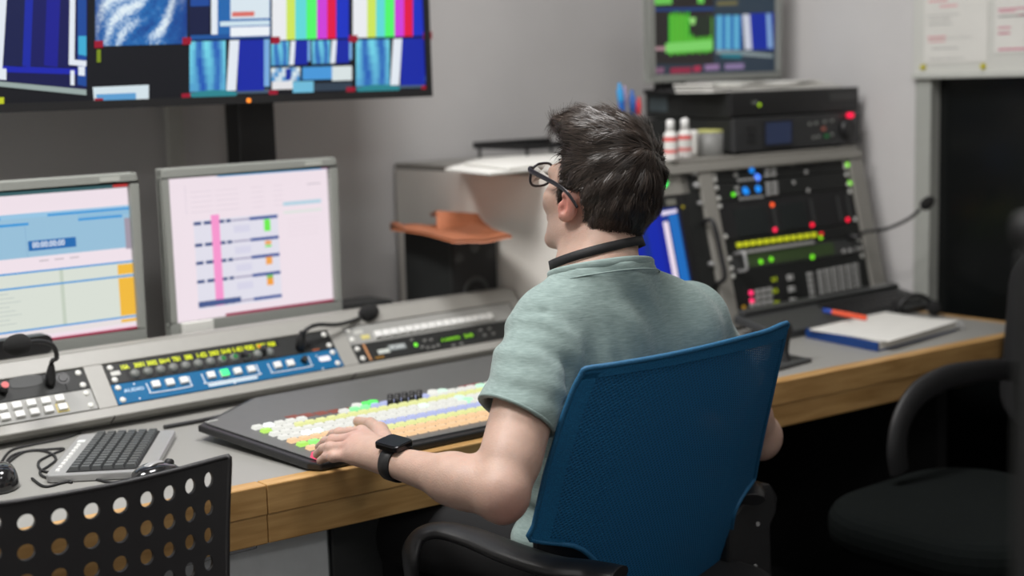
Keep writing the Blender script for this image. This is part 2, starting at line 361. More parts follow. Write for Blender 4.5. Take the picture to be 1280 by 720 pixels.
# ------------------------------------------------------------------ the control desk
DZ = .74
XE0, XE1 = .30, 2.985
def yedge(x): return 1.898-.068*(x-.95)
desk = thing('control_desk', (1.6, 2.4, 0), 'long grey control desk with oak front edge running to the dark window', 'desk')
top = MB(); top.prism(WORLD, [(XE0, yedge(XE0)+.03), (XE1-.02, yedge(XE1)+.03), (XE1-.02, YB-.01), (XE0, YB-.01)], DZ-.03, DZ)
build('worktop', top, 'lam', desk)
def edgeband(x0, x1, nm):
    mb = MB(); a, b = yedge(x0), yedge(x1)
    for (z0, z1, o) in ((DZ-.046, DZ+.001, 0), (DZ-.092, DZ-.046, .003)):
        P = [(x0, a+o), (x1, b+o), (x1, b+.032), (x0, a+.032)]
        mb.prism(WORLD, P, z0, z1)
    return build(nm, mb, 'wood', desk, bevel=.0022)
edgeband(XE0, 1.0285, 'edge_band'); edgeband(1.0295, XE1, 'edge_band')
build('end_band', MB().wbox(XE1-.02, XE1+.004, yedge(XE1), 2.14, DZ-.09, DZ+.001), 'wood', desk, bevel=.003)
leg = MB(); leg.wbox(.5, .54, 2.0, 2.9, 0, DZ-.031); build('leg_panel', leg, 'blackm', desk)
leg = MB(); leg.wbox(2.9, 2.94, 2.0, 2.9, 0, DZ-.031); build('leg_panel', leg, 'blackm', desk)
build('modesty_panel', MB().wbox(.55, 2.9, 2.62, 2.64, .05, DZ-.031), 'blackm', desk)
# pedestal under the desk
ped = thing('drawer_pedestal', (1.0, 2.3, 0), 'light grey drawer pedestal standing under the left of the desk', 'drawer unit')
build('body', MB().wbox(.72, 1.175, 1.965, 2.5, .0, .705), mat('pedestal grey', (.62, .64, .65), .5), ped, bevel=.003)
for k in range(3):
    d = build('drawer', MB().wbox(.73, 1.165, 1.949, 1.964, .04+.22*k, .04+.22*k+.212), mat('pedestal drawer %d' % k, (.62, .64, .65), .5), ped, bevel=.003)
    build('handle', MB().wbox(.9, 1.03, 1.935, 1.948, .19+.22*k, .2+.22*k), 'chrome', d, bevel=.002)
u = thing('computer_tower', (1.3, 2.3, 0), 'dark grey computer tower under the desk beside the drawer pedestal', 'computer')
build('case', MB().wbox(1.19, 1.30, 2.0, 2.5, .02, .68), mat('dark case', (.2, .21, .21), .5), u, bevel=.004)
build('front_panel', MB().wbox(1.195, 1.295, 1.988, 1.999, .03, .67), 'darkg', u, bevel=.004)
for dx in (1.205, 1.285):
    build('foot', MB().wbox(dx-.01, dx+.01, 2.12, 2.46, 0, .019), 'rubber', u)
# ------------------------------------------------------------------ video wall
YT = 2.60
F_t = Frame((0, YT, 0))
tz0 = 1.306; tx0, tx1 = .50, 1.874
tv = thing('wall_screen', ((tx0+tx1)/2, YT+.03, tz0), 'large black multi-picture video screen hanging above the monitors', 'screen')
bz = MB()
bz.box(F_t, tx0, tx1, tz0, tz0+.78, -.055, -.004)
for a in ((tx0, tx1, tz0, tz0+.016), (tx0, tx1, tz0+.764, tz0+.78), (tx0, tx0+.014, tz0+.016, tz0+.764), (tx1-.014, tx1, tz0+.016, tz0+.764)): bz.box(F_t, *a, -.004, .004)
build('housing', bz, 'blackpl', tv)
scr = MB(); scr.quad(F_t, [(tx0+.014, tz0+.016), (tx1-.014, tz0+.016), (tx1-.014, tz0+.764), (tx0+.014, tz0+.764)], -.003, S(6, 9, 14))
def T(poly, c, w=-.0025, Fr=F_t, mb=None):
    if len(poly) == 2: (x0, y0), (x1, y1) = poly; poly = [(x0, y0), (x1, y0), (x1, y1), (x0, y1)]
    (mb or scr).quad(Fr, hitq(Fr, poly, w), w, c)
def slope(x0, x1, y0, y1, k=-.032): return [(x0, y0), (x1, y0+k*(x1-x0)), (x1, y1+k*(x1-x0)), (x0, y1)]
def Ts(x0, x1, y0, y1, c, w=-.002, k=-.03): T(slope(x0, x1, y0, y1, k), c, w)
BL = S(8, 30, 150); DB = S(6, 12, 70); CY = S(60, 150, 215); WH = S(225, 232, 240); GY = S(130, 150, 165); TE = S(40, 130, 140)
# left big picture
T([(-60, -150), (112, -150), (108, 112), (-60, 95)], DB, -.0026)
for i, (a, b, c) in enumerate(((2, 28, S(8, 20, 70)), (28, 38, S(12, 35, 160)), (38, 55, S(8, 14, 90)), (55, 72, S(14, 20, 140)), (72, 86, S(8, 14, 80)))): T([(a+9, -140), (b+9, -140), (b, 84), (a, 82)], c)
T([(0, 82), (96, 86), (96, 93), (0, 90)], S(14, 30, 170)); T([(10, -140), (17, -140), (3, 86), (-8, 86)], WH, -.0018)
T([(97, -60), (108, -60), (108, 108), (97, 106)], S(20, 70, 150)); T([(98, 45), (108, 45), (108, 70), (98, 68)], S(60, 170, 210), -.0022)
T([(88, -60), (95, -60), (93, 80), (86, 80)], WH, -.0018); T([(86, 74), (108, 76), (108, 83), (86, 81)], WH, -.0018); T([(88, 88), (93, 88), (93, 107), (88, 106)], WH, -.0018)
T([(98, 83), (106, 83), (106, 95), (98, 94)], WH, -.0017); T([(-20, 84), (8, 86), (8, 100), (-20, 98)], WH, -.0017)
T([(-40, 98), (108, 112), (108, 119), (-40, 104)], S(150, 165, 162), -.0018)
# glacier-like picture
rng = np.random.RandomState(3)
def patch(x0, x1, y0, y1, nx, ny, f, k=-.03):
    for i in range(nx):
        for j in range(ny):
            a = lerp(x0, x1, i/nx); b = lerp(x0, x1, (i+1)/nx); c = lerp(y0, y1, j/ny); d = lerp(y0, y1, (j+1)/ny)
            T([(a, c+k*(a-x0)), (b, c+k*(b-x0)), (b, d+k*(b-x0)), (a, d+k*(a-x0))], f((i+.5)/nx, (j+.5)/ny), -.0024)
def mixc(a, b, t): t = max(0, min(1, t)); return tuple(lerp(a[i], b[i], t) for i in range(3))+(1,)
def ice(u, v):
    q_ = u*1.0+v*1.15; t = .5+.5*math.sin(8*q_+2.2*math.sin(3*v+5*u)); t2 = .5+.5*math.sin(31*q_+3*math.sin(6*u-7*v)); t3 = rng.rand()
    t = t*.5+t2*.28+t3*.22; e = 1-max(0, (u-.72)/.28)*.8-max(0, (.14-u)/.14)*.7
    return mixc(S(8, 50, 130), mixc(S(40, 130, 200), S(225, 238, 245), (t-.45)*2.2), t*e*1.3)
patch(119, 234, -145, 58, 44, 70, ice)
T([(236, -50), (262, -50), (262, 42), (236, 44)], S(8, 20, 60), -.0025); Ts(238, 262, -20, 8, S(20, 70, 150))
Ts(264, 338, -148, 47, S(30, 100, 170)); Ts(264, 272, -148, 45, WH, -.0018); Ts(288, 337, -140, 24, S(215, 228, 236), -.0018); Ts(290, 318, 15, 21, S(215, 110, 100), -.0016)
Ts(275, 337, 27, 33, S(205, 225, 235), -.0016); Ts(288, 337, 34, 46, S(235, 240, 245), -.0016); Ts(238, 338, 44, 50, S(20, 80, 150), -.0017)
def bars(xs, y1):
    cs = (S(232, 234, 238), S(205, 228, 90), S(95, 215, 215), S(80, 245, 105), S(205, 60, 215), S(225, 10, 65), S(16, 45, 190))
    for k in range(7): Ts(xs[k], xs[k+1], -150, y1+.4-.03*(xs[k]-xs[0]), cs[k])
bars((340, 358, 369, 383, 396, 409, 420, 436), 50); bars((441, 459, 470, 481, 493, 505, 516, 531), 47)
def cyan(u, v):
    t = .5+.5*math.sin(u*15+.9*math.sin(v*3+4*u)); return mixc(S(15, 75, 175), S(120, 220, 235), t*(1-.55*v)*.9+.12*rng.rand())
def picture(x0, x1, y0, y1, s=1, teal=True):
    w_ = x1-x0
    patch(x0, x0+.45*w_, y0, y1, 12, 6, cyan)
    Ts(x0+.75*w_*.8, x0+.93*w_, y0-.6*.03*w_, y1-1, S(10, 35, 160), -.0023)
    a, b, c, d = x0+.50*w_, x0+.62*w_, x0+.58*w_, x0+.46*w_
    T([(a, y0-.015*w_), (b, y0-.02*w_), (c, y1-.02*w_), (d, y1-.015*w_)], WH, -.0017)
    Ts(x0+.93*w_, x1, y0-.028*w_, y1-4-.028*w_, S(120, 170, 220), -.0018)
    if teal:
        e = []
        for k in range(16):
            an = 2*math.pi*k/16; xx = x0+.3*w_+.3*w_*math.cos(an); e.append((xx, y1+4+5.5*math.sin(an)-.03*(xx-x0)))
        Ts(x0, x1, y1-1, y1+4, S(70, 90, 110), -.0024); T(e, TE, -.0016)
picture(237, 337, 52, 115); picture(445, 538, 50, 108)
picture(339, 388, 52, 82, teal=False); picture(390, 440, 51, 80, teal=False)
patch(339, 375, 85, 102, 8, 3, lambda u, v: mixc(S(60, 140, 200), S(220, 232, 235), .5+.5*math.sin(u*14+v*5)))
Ts(378, 415, 84, 100, S(70, 150, 215)); Ts(415, 440, 83, 101, S(215, 225, 225)); Ts(340, 366, 102, 112, S(225, 225, 228)); Ts(366, 392, 102, 116, S(110, 185, 215)); Ts(392, 440, 104, 114, S(45, 60, 75)); Ts(357, 364, 86, 100, S(12, 40, 150), -.0018)
T([(116, 109), (186, 106), (186, 129), (118, 132)], S(210, 225, 232), -.0017); T([(120, 118), (170, 116), (170, 128), (122, 129)], S(90, 155, 205), -.0016)
for (x, y) in ((118, 51), (228, 47), (118, 123), (227, 117), (336, 113), (433, 109), (436, 44), (529, 40), (527, 107), (339, 46)): Ts(x, x+11, y, y+9, S(150, 8, 40), -.0012)
Ts(121, 126, 62, 78, S(120, 140, 20), -.0012); Ts(-8, 5, 122, 134, S(190, 200, 30), -.0012)
build('screen_picture', scr, 'glow', tv)
u_, v_ = F_t.hit(311, 131, .004)
build('status_light', MB().cyl(F_t, u_, max(v_, tz0+.006), .0045, .004, .006, S(255, 140, 40)), 'lamp', tv)
pole = thing('screen_stand', (1.42, 2.72, 0), 'broad black upright post behind the video screen', 'stand')
pa, pb = F_wall.hit(299, 170)[0]*.935, F_wall.hit(345, 170)[0]*.935
F_p = Frame((0, 2.76, 0)); pa = F_p.hit(299, 170)[0]; pb = F_p.hit(345, 170)[0]
build('upright', MB().wbox(pa, pb, 2.76, 2.82, .76, 2.0), 'blackpl', pole, bevel=.004)
build('foot_plate', MB().wbox(pa-.1, pb+.1, 2.70, 2.9, .7415, .759), 'blackpl', pole, bevel=.003)
build('mount_bracket', MB().wbox(pa-.15, pb+.15, 2.657, 2.758, 1.55, 1.75), 'blackpl', pole, bevel=.003)
# ------------------------------------------------------------------ desktop monitors
YM = 2.60; F_m = Frame((0, YM, 0))
def monitor(x0, x1, z0, z1, lab, draw, bt=(.016, .016, .018, .030), leftcap=False):
    t = thing('computer_monitor', ((x0+x1)/2, YM+.1, DZ), lab, 'monitor', 'grey monitors behind the console')
    l, r, tp, bo = bt
    f = MB()
    f.box(F_m, x0, x1, z0, z1, -.022, -.008)
    for a in ((x0, x1, z0, z0+bo), (x0, x1, z1-tp, z1), (x0, x0+l, z0+bo, z1-tp), (x1-r, x1, z0+bo, z1-tp)): f.box(F_m, *a, -.008, .006)
    build('bezel', f, 'bezel', t, bevel=.0025)
    f = MB(); f.rrect(F_m, (x0+x1)/2-.12, (x0+x1)/2+.12, z0+.05, z1-.05, .03, -.075, -.023); build('rear_cover', f, 'darkg', t)
    s = MB(); s.quad(F_m, [(x0+l, z0+bo), (x1-r, z0+bo), (x1-r, z1-tp), (x0+l, z1-tp)], -.006, S(238, 224, 232)); draw(s, x0+l, x1-r, z0+bo, z1-tp)
    build('screen_picture', s, 'glow', t)
    f = MB(); f.wbox((x0+x1)/2-.03, (x0+x1)/2+.03, YM+.076, YM+.1, DZ+.02, z0+.15); build('stand_neck', f, 'darkg', t, bevel=.004)
    f = MB(); f.rrect(WORLD, (x0+x1)/2-.11, (x0+x1)/2+.11, YM+.02, YM+.2, .03, DZ+.0005, DZ+.019); build('stand_base', f, 'darkg', t)
    a, b = x1-.075, x1-.035
    f = MB(); f.box(F_m, a, b, z1-tp+.004, z1-.005, .006, .0068, S(175, 178, 172)); build('badge', f, 'paint', t)
    return t
def mk(mb):
    def D(x0, x1, y0, y1, c, w=-.0052, k=-.075):
        T([(x0, y0), (x1, y0+k*(x1-x0)), (x1, y1+k*(x1-x0)), (x0, y1)], c, w, F_m, mb)
    return D
def uz(mb, x0, x1, z0, z1):
    def D(a, b, c, d, col, w=-.0052):   # fractions across and down
        X0, X1 = lerp(x0, x1, a), lerp(x0, x1, b); Z0, Z1 = lerp(z1, z0, c), lerp(z1, z0, d)
        mb.quad(F_m, [(X0, Z1), (X1, Z1), (X1, Z0), (X0, Z0)], w, col)
    return D
def draw1(mb, x0, x1, z0, z1):
    D = uz(mb, x0, x1, z0, z1)
    LB = S(150, 190, 215); MBl = S(60, 150, 215); GR = S(216, 222, 212)
    D(0, 1, 0, .035, S(60, 95, 100)); D(.92, 1, 0, .03, S(190, 60, 60), -.005)
    D(0, 1, .155, .44, LB); D(0, 1, .155, .185, S(150, 195, 225), -.005)
    D(0, .32, .17, .185, MBl, -.0048); D(.56, 1, .17, .185, MBl, -.0048); D(.28, .46, .215, .232, MBl, -.0048); D(.72, .96, .215, .232, MBl, -.0048); D(.72, 1, .20, .206, S(120, 180, 220), -.0048)
    D(.44, .442, .24, .44, S(120, 160, 200), -.0045); D(.45, .70, .335, .40, S(30, 105, 175), -.0048); D(0, .27, .345, .41, S(20, 80, 150), -.0048)
    mb.text(F_m, '00:00:00:00', lerp(x0, x1, .47), lerp(z1, z0, .382), .011, -.0045, S(225, 235, 245), width=(x1-x0)*.17, thick=.02)
    D(.97, 1, .24, .45, S(160, 150, 165), -.0048)
    for k in range(3): D(.5+.08*k, .55+.08*k, .465, .475, S(200, 188, 196), -.0048)
    D(0, 1, .53, .96-.05, GR); D(.60, .62, .53, .91, S(195, 205, 190), -.005)
    for y in (.53, .625, .905): D(0, 1, y, y+.012, MBl, -.0048)
    D(.915, 1, .55, .618, S(240, 185, 60), -.0048); D(.915, 1, .642, .90, S(240, 185, 60), -.0048); D(.915, 1, .925, .945, S(240, 185, 60), -.0048); D(0, 1, .92, .955, S(230, 222, 222), -.0049)
    for k in range(8): D(.08+.02*(k % 2), .33+.03*(k % 3), .66+.028*k, .664+.028*k, S(180, 190, 185), -.0047)
    D(.0, .13, .905, .93, S(160, 240, 60), -.0046)
    D(0, 1, .975, 1, S(240, 200, 215)); D(0, 1, .985, 1, S(150, 20, 60), -.005)
mx0, _, mz1 = pyy(-150, 252, YM)[0], 0, 1.186
monitor(.775, 1.170, .852, 1.184, 'grey monitor with a blue and yellow table, at the left edge of the photo', draw1)
def draw2(mb, x0, x1, z0, z1):
    D = uz(mb, x0, x1, z0, z1)
    D(.3, 1, 0, .02, S(60, 150, 200)); D(.96, 1, 0, .015, S(225, 90, 90), -.005)
    for r in range(5):
        for c, (a, b) in enumerate(((.13, .26), (.28, .42), (.50, .58), (.64, .70))):
            D(a, b, .11+.035*r, .114+.035*r, S(220, 206, 216), -.005)
    D(.14, .66, .31, .93, S(224, 222, 234)); D(.70, .95, .235, .262, S(180, 210, 225)); D(.70, .95, .30, .32, S(222, 226, 222))
    for k in range(5): D(.72, .93, .36+.03*k, .363+.03*k, S(226, 212, 220), -.005)
    ys = (.32, .47, .595, .725, .895)
    for y in ys:
        for a, b in ((.14, .185), (.20, .265), (.285, .325), (.335, .365)): D(a, b, y, y+.022, S(45, 70, 125), -.0048)
        D(.37, .48, y+.004, y+.018, S(170, 165, 190), -.0048); D(.48, .66, y, y+.022, S(50, 80, 150), -.0048)
    D(.14, .40, .875, .915, S(70, 90, 140), -.0046)
    D(.245, .295, .28, .92, S(245, 150, 205), -.0047)
    for y in ys[:-1]: D(.38, .48, y+.05, y+.1, S(214, 212, 230), -.0047)
    D(.57, .61, .345, .43, S(110, 235, 80), -.0045); D(.57, .61, .50, .525, S(240, 160, 70), -.0045); D(.57, .61, .53, .545, S(110, 225, 80), -.0045); D(.57, .61, .615, .67, S(240, 165, 80), -.0045); D(.57, .61, .745, .77, S(130, 190, 90), -.0045); D(.57, .61, .77, .82, S(240, 160, 60), -.0045)
    D(.10, .102, .06, .26, S(200, 190, 205), -.0045); D(.86, .95, .115, .122, S(190, 180, 190), -.0045)
    D(.30, 1, .982, 1, S(150, 30, 70), -.005)
monitor(1.220, 1.616, .852, 1.187, 'grey monitor with pink striped schedule, standing left of the black speaker', draw2)
# white card stuck on the corner of the second monitor
a = F_m.hit(229, 405, .02); b = F_m.hit(270, 432, .02)
tag(build('paper_card', MB().box(F_m, a[0], b[0], min(a[1], b[1])+.002, a[1], .0075, .017), 'whitepl', bevel=.001), 'small white card propped at the lower left corner of the striped monitor', 'card')
# ------------------------------------------------------------------ sloping console
vdir = (0, .678, .735)
F_c = Frame((0, 2.44, .775), (1, 0, 0), vdir)             # face of the rack units
con = thing('control_console', (1.2, 2.48, DZ), 'long grey sloping metal console built along the back of the desk', 'console')
CX0, CX1 = .46, 2.022
seams = [(.46, .5145), (.9985, 1.034), (1.5165, 1.5515), (1.994, 2.022)]
F_side = Frame((0, 0, 0), (0, 1, 0), (0, 0, 1))           # prism along x
prof = [(2.446, .7405), (2.434, .746), (2.410, .764), (2.412, .7675), (2.424, .760), (2.450, .7475), (2.56, .747), (2.56, .7405)]
body = MB(); body.prism(F_side, prof, CX0, CX1)
body.prism(F_side, [(2.532, .7405), (2.532, .868), (2.60-.04, .868), (2.56, .7405)], CX0, CX1)
q = lambda v, w: tuple(F_c.p(0, v, w)[1:])
body.prism(F_side, [q(-.028, -.002), q(-.0015, -.002), q(-.0015, .0035), q(-.028, .0035)], CX0, CX1)
body.prism(F_side, [q(.0905, -.002), q(.124, -.002), q(.124, .0035), q(.0905, .0035)], CX0, CX1)
build('housing', body, 'console', con, bevel=.002)
for a, b in seams: build('divider', MB().box(F_c, a, b, -.0015, .0905, -.002, .0036), 'console', con, bevel=.0008)
for x in (.99, 1.50): build('seam', MB().prism(F_side, [(2.431, .7475), (2.429, .7475), (2.4085, .7635), (2.4115, .7655)], x+.024, x+.0255), 'blackm', con)
def screw(parent, F, u, v, r=.0058, w=.0025):
    mb = MB(); mb.lathe(F.p(u, v, w-.0005), [(r, 0), (r, .0015), (r*.75, .003), (0, .0036)], 12, F.n); return build('screw', mb, 'whitepl', parent)
def unit(name, label, cat, F, u0, u1, v0, v1, m, depth=.0025, screws=True, group=None):
    t = thing(name, F.p((u0+u1)/2, v0, 0), label, cat, group)
    build('face_plate', MB().box(F, u0, u1, v0+.0006, v1-.0006, -.02, depth), m, t, bevel=.0006)
    if screws:
        s0 = screw(t, F, u0+.011, v0+.009, w=depth)
        for (u, v) in ((u0+.011, v1-.009), (u1-.011, v0+.009), (u1-.011, v1-.009)): clone(s0, t, F.p(u, v)-F.p(u0+.011, v0+.009))
    return t
def btn(w, h, d, base=.0025, F=F_c, col=(1, 1, 1, 1), taper=.0012):
    def mk_(mb, u, v): mb.box(F, u-w/2, u+w/2, v-h/2, v+h/2, base, base+d, col, 0, taper)
    return mk_
U = .0445
# left module
t = unit('intercom_panel', 'dark intercom panel with oval speaker grille holding the left gooseneck microphone', 'intercom', F_c, .516, .997, U, 2*U, 'charcoal')
f = MB(); e = []
uc, vc = F_c.hit(32, 478); 
for k in range(28): an = 2*math.pi*k/28; e.append((uc+.036*max(-.8, min(.8, math.cos(an)*1.1)), vc+.0125*math.sin(an)))
f.prism(F_c, e, .0025, .0034, m=0); build('speaker_grille', f, mat('grille', (.05, .052, .052), .6), t)
uk, vk = F_c.hit(78, 474); f = MB(); f.cyl(F_c, uk, vk, .0125, .0025, .0032); f.cyl(F_c, uk, vk, .008, .0032, .0045, r1=.007); build('xlr_socket', f, 'blackpl', t)
uk, vk = F_c.hit(3, 490); f = MB(); f.cyl(F_c, uk, vk, .0085, .0025, .022, r1=.0075); k_ = build('knob', f, 'blackpl', t); f = MB(); f.cyl(F_c, uk, vk, .0065, .022, .0235, S(200, 90, 90)); build('cap', f, 'paint', k_)
u0, v0 = F_c.hit(84, 466); build('label_strip', MB().box(F_c, .955, .9565, U+.004, 2*U-.003, .0025, .0036), 'blackm', t)
t = unit('button_panel', 'light grey button panel with two rows of square white keys at the left', 'button panel', F_c, .516, .997, 0, U, 'panelgrey')
sp = []
for r in range(2):
    for k in range(13): sp.append((.955-.0-.0255*k-.02, .033-.0185*r))
grid_parts('key', t, F_c, [s_ for i, s_ in enumerate(sp) if i != 13], btn(.018, .0145, .006), 'btn', bevel=.0008)
f = MB(); f.box(F_c, sp[13][0]-.009, sp[13][0]+.009, sp[13][1]-.0072, sp[13][1]+.0072, .0025, .0085, taper=.0012); kk = build('key', f, 'btn', t, bevel=.0008)
build('yellow_base', MB().box(F_c, sp[13][0]-.0105, sp[13][0]+.0105, sp[13][1]-.0092, sp[13][1]+.0088, .0025, .0036, S(210, 190, 90)), 'paint', kk)
# middle module
MU0, MU1 = 1.0355, 1.5155
t = unit('key_display_panel', 'black panel with yellow lettered display above a row of round grey keys', 'display panel', F_c, MU0, MU1, U, 2*U, 'charcoal')
names = ['10A', '3001', '3002', 'BA+4', 'TB1', 'SBB', '1-E2', '2003', '5A+B', '1-E1', 'B2B2', 'SBB3', 'PGM']
f = MB(); f.box(F_c, MU0+.028, MU1-.118, U+.0265, U+.0395, .0025, .0031, S(10, 13, 5))
for k, s_ in enumerate(names): f.text(F_c, s_, MU0+.031+.0256*k, U+.0280, .0095, .0034, S(240, 250, 20), width=.0205 if len(s_) > 3 else .016, thick=.045)
build('yellow_display', f, 'glow', t)
build('key_well', MB().box(F_c, MU0+.036, MU1-.118, U+.003, U+.0250, .0025, .0029), 'blackm', t)
def rkey(mb, u, v): mb.lathe(F_c.p(u, v, .0028), [(.0098, 0), (.0088, .004), (.0065, .0065), (0, .0072)], 14, F_c.n)
ks = grid_parts('round_key', t, F_c, [(MU0+.052+.0256*k, U+.0145) for k in range(12)], rkey, mat('grey round keys', (.16, .17, .16), .35))
for k in (7, 8, 9):
    f = MB(); f.cyl(F_c, MU0+.052+.0256*(k+.0), U+.0145, .0048, .0098, .0106, S(20, 130, 50)); build('green_light', f, 'glow', ks[k])
f = MB(); f.box(F_c, MU0+.008, MU0+.026, U+.018, U+.027, .0025, .0034, S(190, 190, 185)); build('name_tag', f, 'paint', t)
for (px_, py_, c) in ((305, 446, 'panelgrey'), (327, 440, 'panelgrey')):
    a, b = F_c.hit(px_, py_); f = MB(); f.cyl(F_c, a, b, .0075, .0025, .016, r1=.0065); f.cyl(F_c, a, b, .0035, .016, .0172); build('knob', f, 'blackpl', t)
a, b = F_c.hit(320, 444); build('green_lamp', MB().box(F_c, a-.003, a+.003, b-.008, b+.008, .0025, .004, S(120, 230, 20)), 'lamp', t)
a, b = F_c.hit(323, 434); build('red_lamp', MB().cyl(F_c, a, b, .003, .0025, .004, S(200, 40, 40)), 'lamp', t)
a, b = F_c.hit(388, 430); f = MB(); f.cyl(F_c, a, b, .0125, .0025, .0035); f.cyl(F_c, a, b, .009, .0035, .0045, m=0); build('xlr_socket', f, 'blackpl', t)
build('label_tape', MB().box(F_c, a-.004, a+.012, b-.0185, b-.0155, .0025, .003, S(170, 90, 50)), 'paint', t)
t = unit('blue_control_panel', 'bright blue control panel with square white buttons, one lit green', 'control panel', F_c, MU0, MU1, 0, U, 'bluepanel')
spots = []
for (x, y) in ((194, 482), (211.5, 479.5), (229, 477), (263, 470.5), (296, 465.5), (313, 463), (346, 458), (362, 455.5)): spots.append(F_c.hit(x, y))
grid_parts('square_button', t, F_c, spots, btn(.0175, .0155, .006), 'btn', bevel=.0015)
gu, gv = F_c.hit(279.5, 468.5)
kk = build('square_button', MB().box(F_c, gu-.0088, gu+.0088, gv-.0078, gv+.0078, .0025, .0085, S(235, 255, 240), taper=.0012), 'btn', t, bevel=.001)
f = MB(); f.box(F_c, gu-.008, gu+.008, gv-.007, gv+.007, .0086, .0092, S(70, 255, 140)); build('green_light', f, 'lamp', kk)
def bracket(xa, xb, y):
    a, v_ = F_c.hit(xa, y); b, v2 = F_c.hit(xb, y-(xb-xa)*.152); v_ = (v_+v2)/2
    f = MB(); P = [(a, v_+.009), (a+.001, v_-.009), (a+.006, v_-.0135), (b-.006, v_-.0135), (b-.001, v_-.009), (b, v_+.009)]
    f.tube([F_c.p(x, y_, .003) for x, y_ in P], .0011, 6, WH, sub=4); return build('white_outline', f, 'paint', t)
bracket(184, 237, 485); bracket(253, 322, 473); bracket(336, 387, 460)
a, v_ = F_c.hit(154, 490); f = MB(); f.text(F_c, 'AUDIO', a, v_-.0035, .007, .003, S(170, 200, 225), width=.04, thick=.03); build('name_print', f, 'paint', t)
a, v_ = F_c.hit(260, 483); b, v2 = F_c.hit(322, 474); build('name_strip', MB().box(F_c, a, b, v_-.003, v_+.003, .0025, .003, S(190, 205, 215)), 'paint', t)
a, v_ = F_c.hit(398, 450.5); f = MB(); f.rrect(F_c, a, a+.026, v_-.006, v_+.006, .004, .0025, .0035, S(225, 225, 235)); build('white_patch', f, 'paint', t)
for (x, y) in ((379, 452),): a, b = F_c.hit(x, y); f = MB(); f.cyl(F_c, a, b, .007, .0025, .013, r1=.006); build('knob', f, 'blackpl', t)
for (x, y) in ((174, 499), (167, 481), (293, 480), (320, 458), (395, 446), (403, 462)): a, b = F_c.hit(x, y); build('led', MB().cyl(F_c, a, b, .0016, .0025, .0034, S(235, 240, 245), k=10), 'paint', t)
# right module
RU0, RU1 = 1.553, 1.992
t = unit('key_strip_panel', 'light grey panel with one long row of white keys, right end of console', 'key panel', F_c, RU0, RU1, U, 2*U, 'panelgrey', screws=False)
grid_parts('key', t, F_c, [(RU0+.072+.0196*k, U+.0150) for k in range(16)], btn(.0172, .0165, .007), 'btn', bevel=.001)
for k, (a, b, c) in enumerate(((.008, .03, S(180, 180, 175)), (.02, .04, S(200, 190, 120)))): build('name_tag', MB().box(F_c, RU0+a+.012, RU0+b+.012, U+.024-.014*k, U+.034-.014*k, .0025, .0032, c), 'paint', t)
s0 = screw(t, F_c, RU0+.009, U+.035); clone(s0, t, F_c.v*-.022)
t = unit('audio_router_unit', 'black unit with green display and handwritten white tape below the long key row', 'rack unit', F_c, RU0, RU1, 0, U, 'charcoal', screws=False)
s0 = screw(t, F_c, RU0+.010, .034); clone(s0, t, F_c.v*-.024+F_c.u*.002)
build('orange_strip', MB().box(F_c, RU0+.026, RU0+.031, .002, .043, .0025, .0034, S(185, 130, 85)), 'paint', t)
f = MB(); a, b = F_c.hit(472, 439); f.box(F_c, a-.002, a+.026, b-.009, b+.001, .0025, .0031, S(190, 195, 190)); f.box(F_c, a+.026, a+.07, b-.006, b+.008, .0025, .003, S(105, 112, 112)); f.text(F_c, 'STUDIO', a+.03, b-.003, .009, .0032, S(215, 220, 220), width=.037, thick=.02); build('label_tape', f, 'paint', t)
build('orange_print', MB().box(F_c, RU0+.04, RU0+.062, .004, .008, .0025, .003, S(140, 100, 20)), 'paint', t)
a, b = F_c.hit(519, 432); build('green_lamp', MB().cyl(F_c, a, b, .004, .0025, .004, S(120, 240, 60)), 'lamp', t)
f = MB(); c0, d0 = F_c.hit(550, 426); f.box(F_c, c0-.004, c0+.095, d0-.010, d0+.007, .0025, .003, S(8, 22, 6)); f.text(F_c, 'A-06003K', c0, d0-.0045, .007, .0034, S(140, 225, 30), width=.052, thick=.03); f.text(F_c, '2:0', c0+.062, d0-.0045, .008, .0034, S(150, 230, 30), width=.024, thick=.03); build('green_display', f, 'glow', t)
sp = []
for (x, y) in ((514, 426), (527, 435), (534, 436), (541, 435), (547, 433), (530, 427), (538, 426), (566, 433), (576, 431), (600, 414), (605, 420), (611, 412), (616, 418)): sp.append(F_c.hit(x, y))
grid_parts('small_button', t, F_c, sp, btn(.0075, .006, .0035), mat('dim small buttons', (.22, .22, .21), .4), bevel=.0005)
# ------------------------------------------------------------------ gooseneck microphones
def gooseneck(lab, pts, base, head, hr, hdir, r=.0042, neck_r=.009, group='gooseneck microphones'):
    t = thing('gooseneck_microphone', base, lab, 'microphone', group)
    f = MB(); f.tube(pts, r, 8, sub=8); build('gooseneck', f, 'rubber', t)
    f = MB(); d = (Vector(pts[1])-Vector(pts[0])).normalized(); p0 = Vector(pts[0]); f.lathe(p0, [(0, -.002), (neck_r, 0), (neck_r, .018), (neck_r*.7, .032), (r*1.2, .036)], 14, d); build('connector', f, 'blackpl', t)
    hd = Vector(hdir).normalized(); R_ = hd.to_track_quat('Z', 'Y').to_matrix()
    f = MB(); f.lathe(Vector(head)-hd*hr*1.35, [(0, 0), (hr*.35, .001), (hr*.7, hr*.25), (hr*.97, hr*.75), (hr, hr*1.3), (hr*.93, hr*1.9), (hr*.65, hr*2.5), (hr*.3, hr*2.75), (0, hr*2.8)], 18, hd); build('foam_windscreen', f, 'foam', t)
a = F_c.hit(62, 482); b3 = F_c.p(*a, .0035)
def yz(px, py, y): return pyy(px, py, y)
pts = [b3, b3+np.array([.004, -.005, .04]), yz(71, 447, 2.43), yz(66, 432, 2.42), yz(52, 427, 2.41), yz(38, 427.5, 2.40), yz(30, 430, 2.395)]
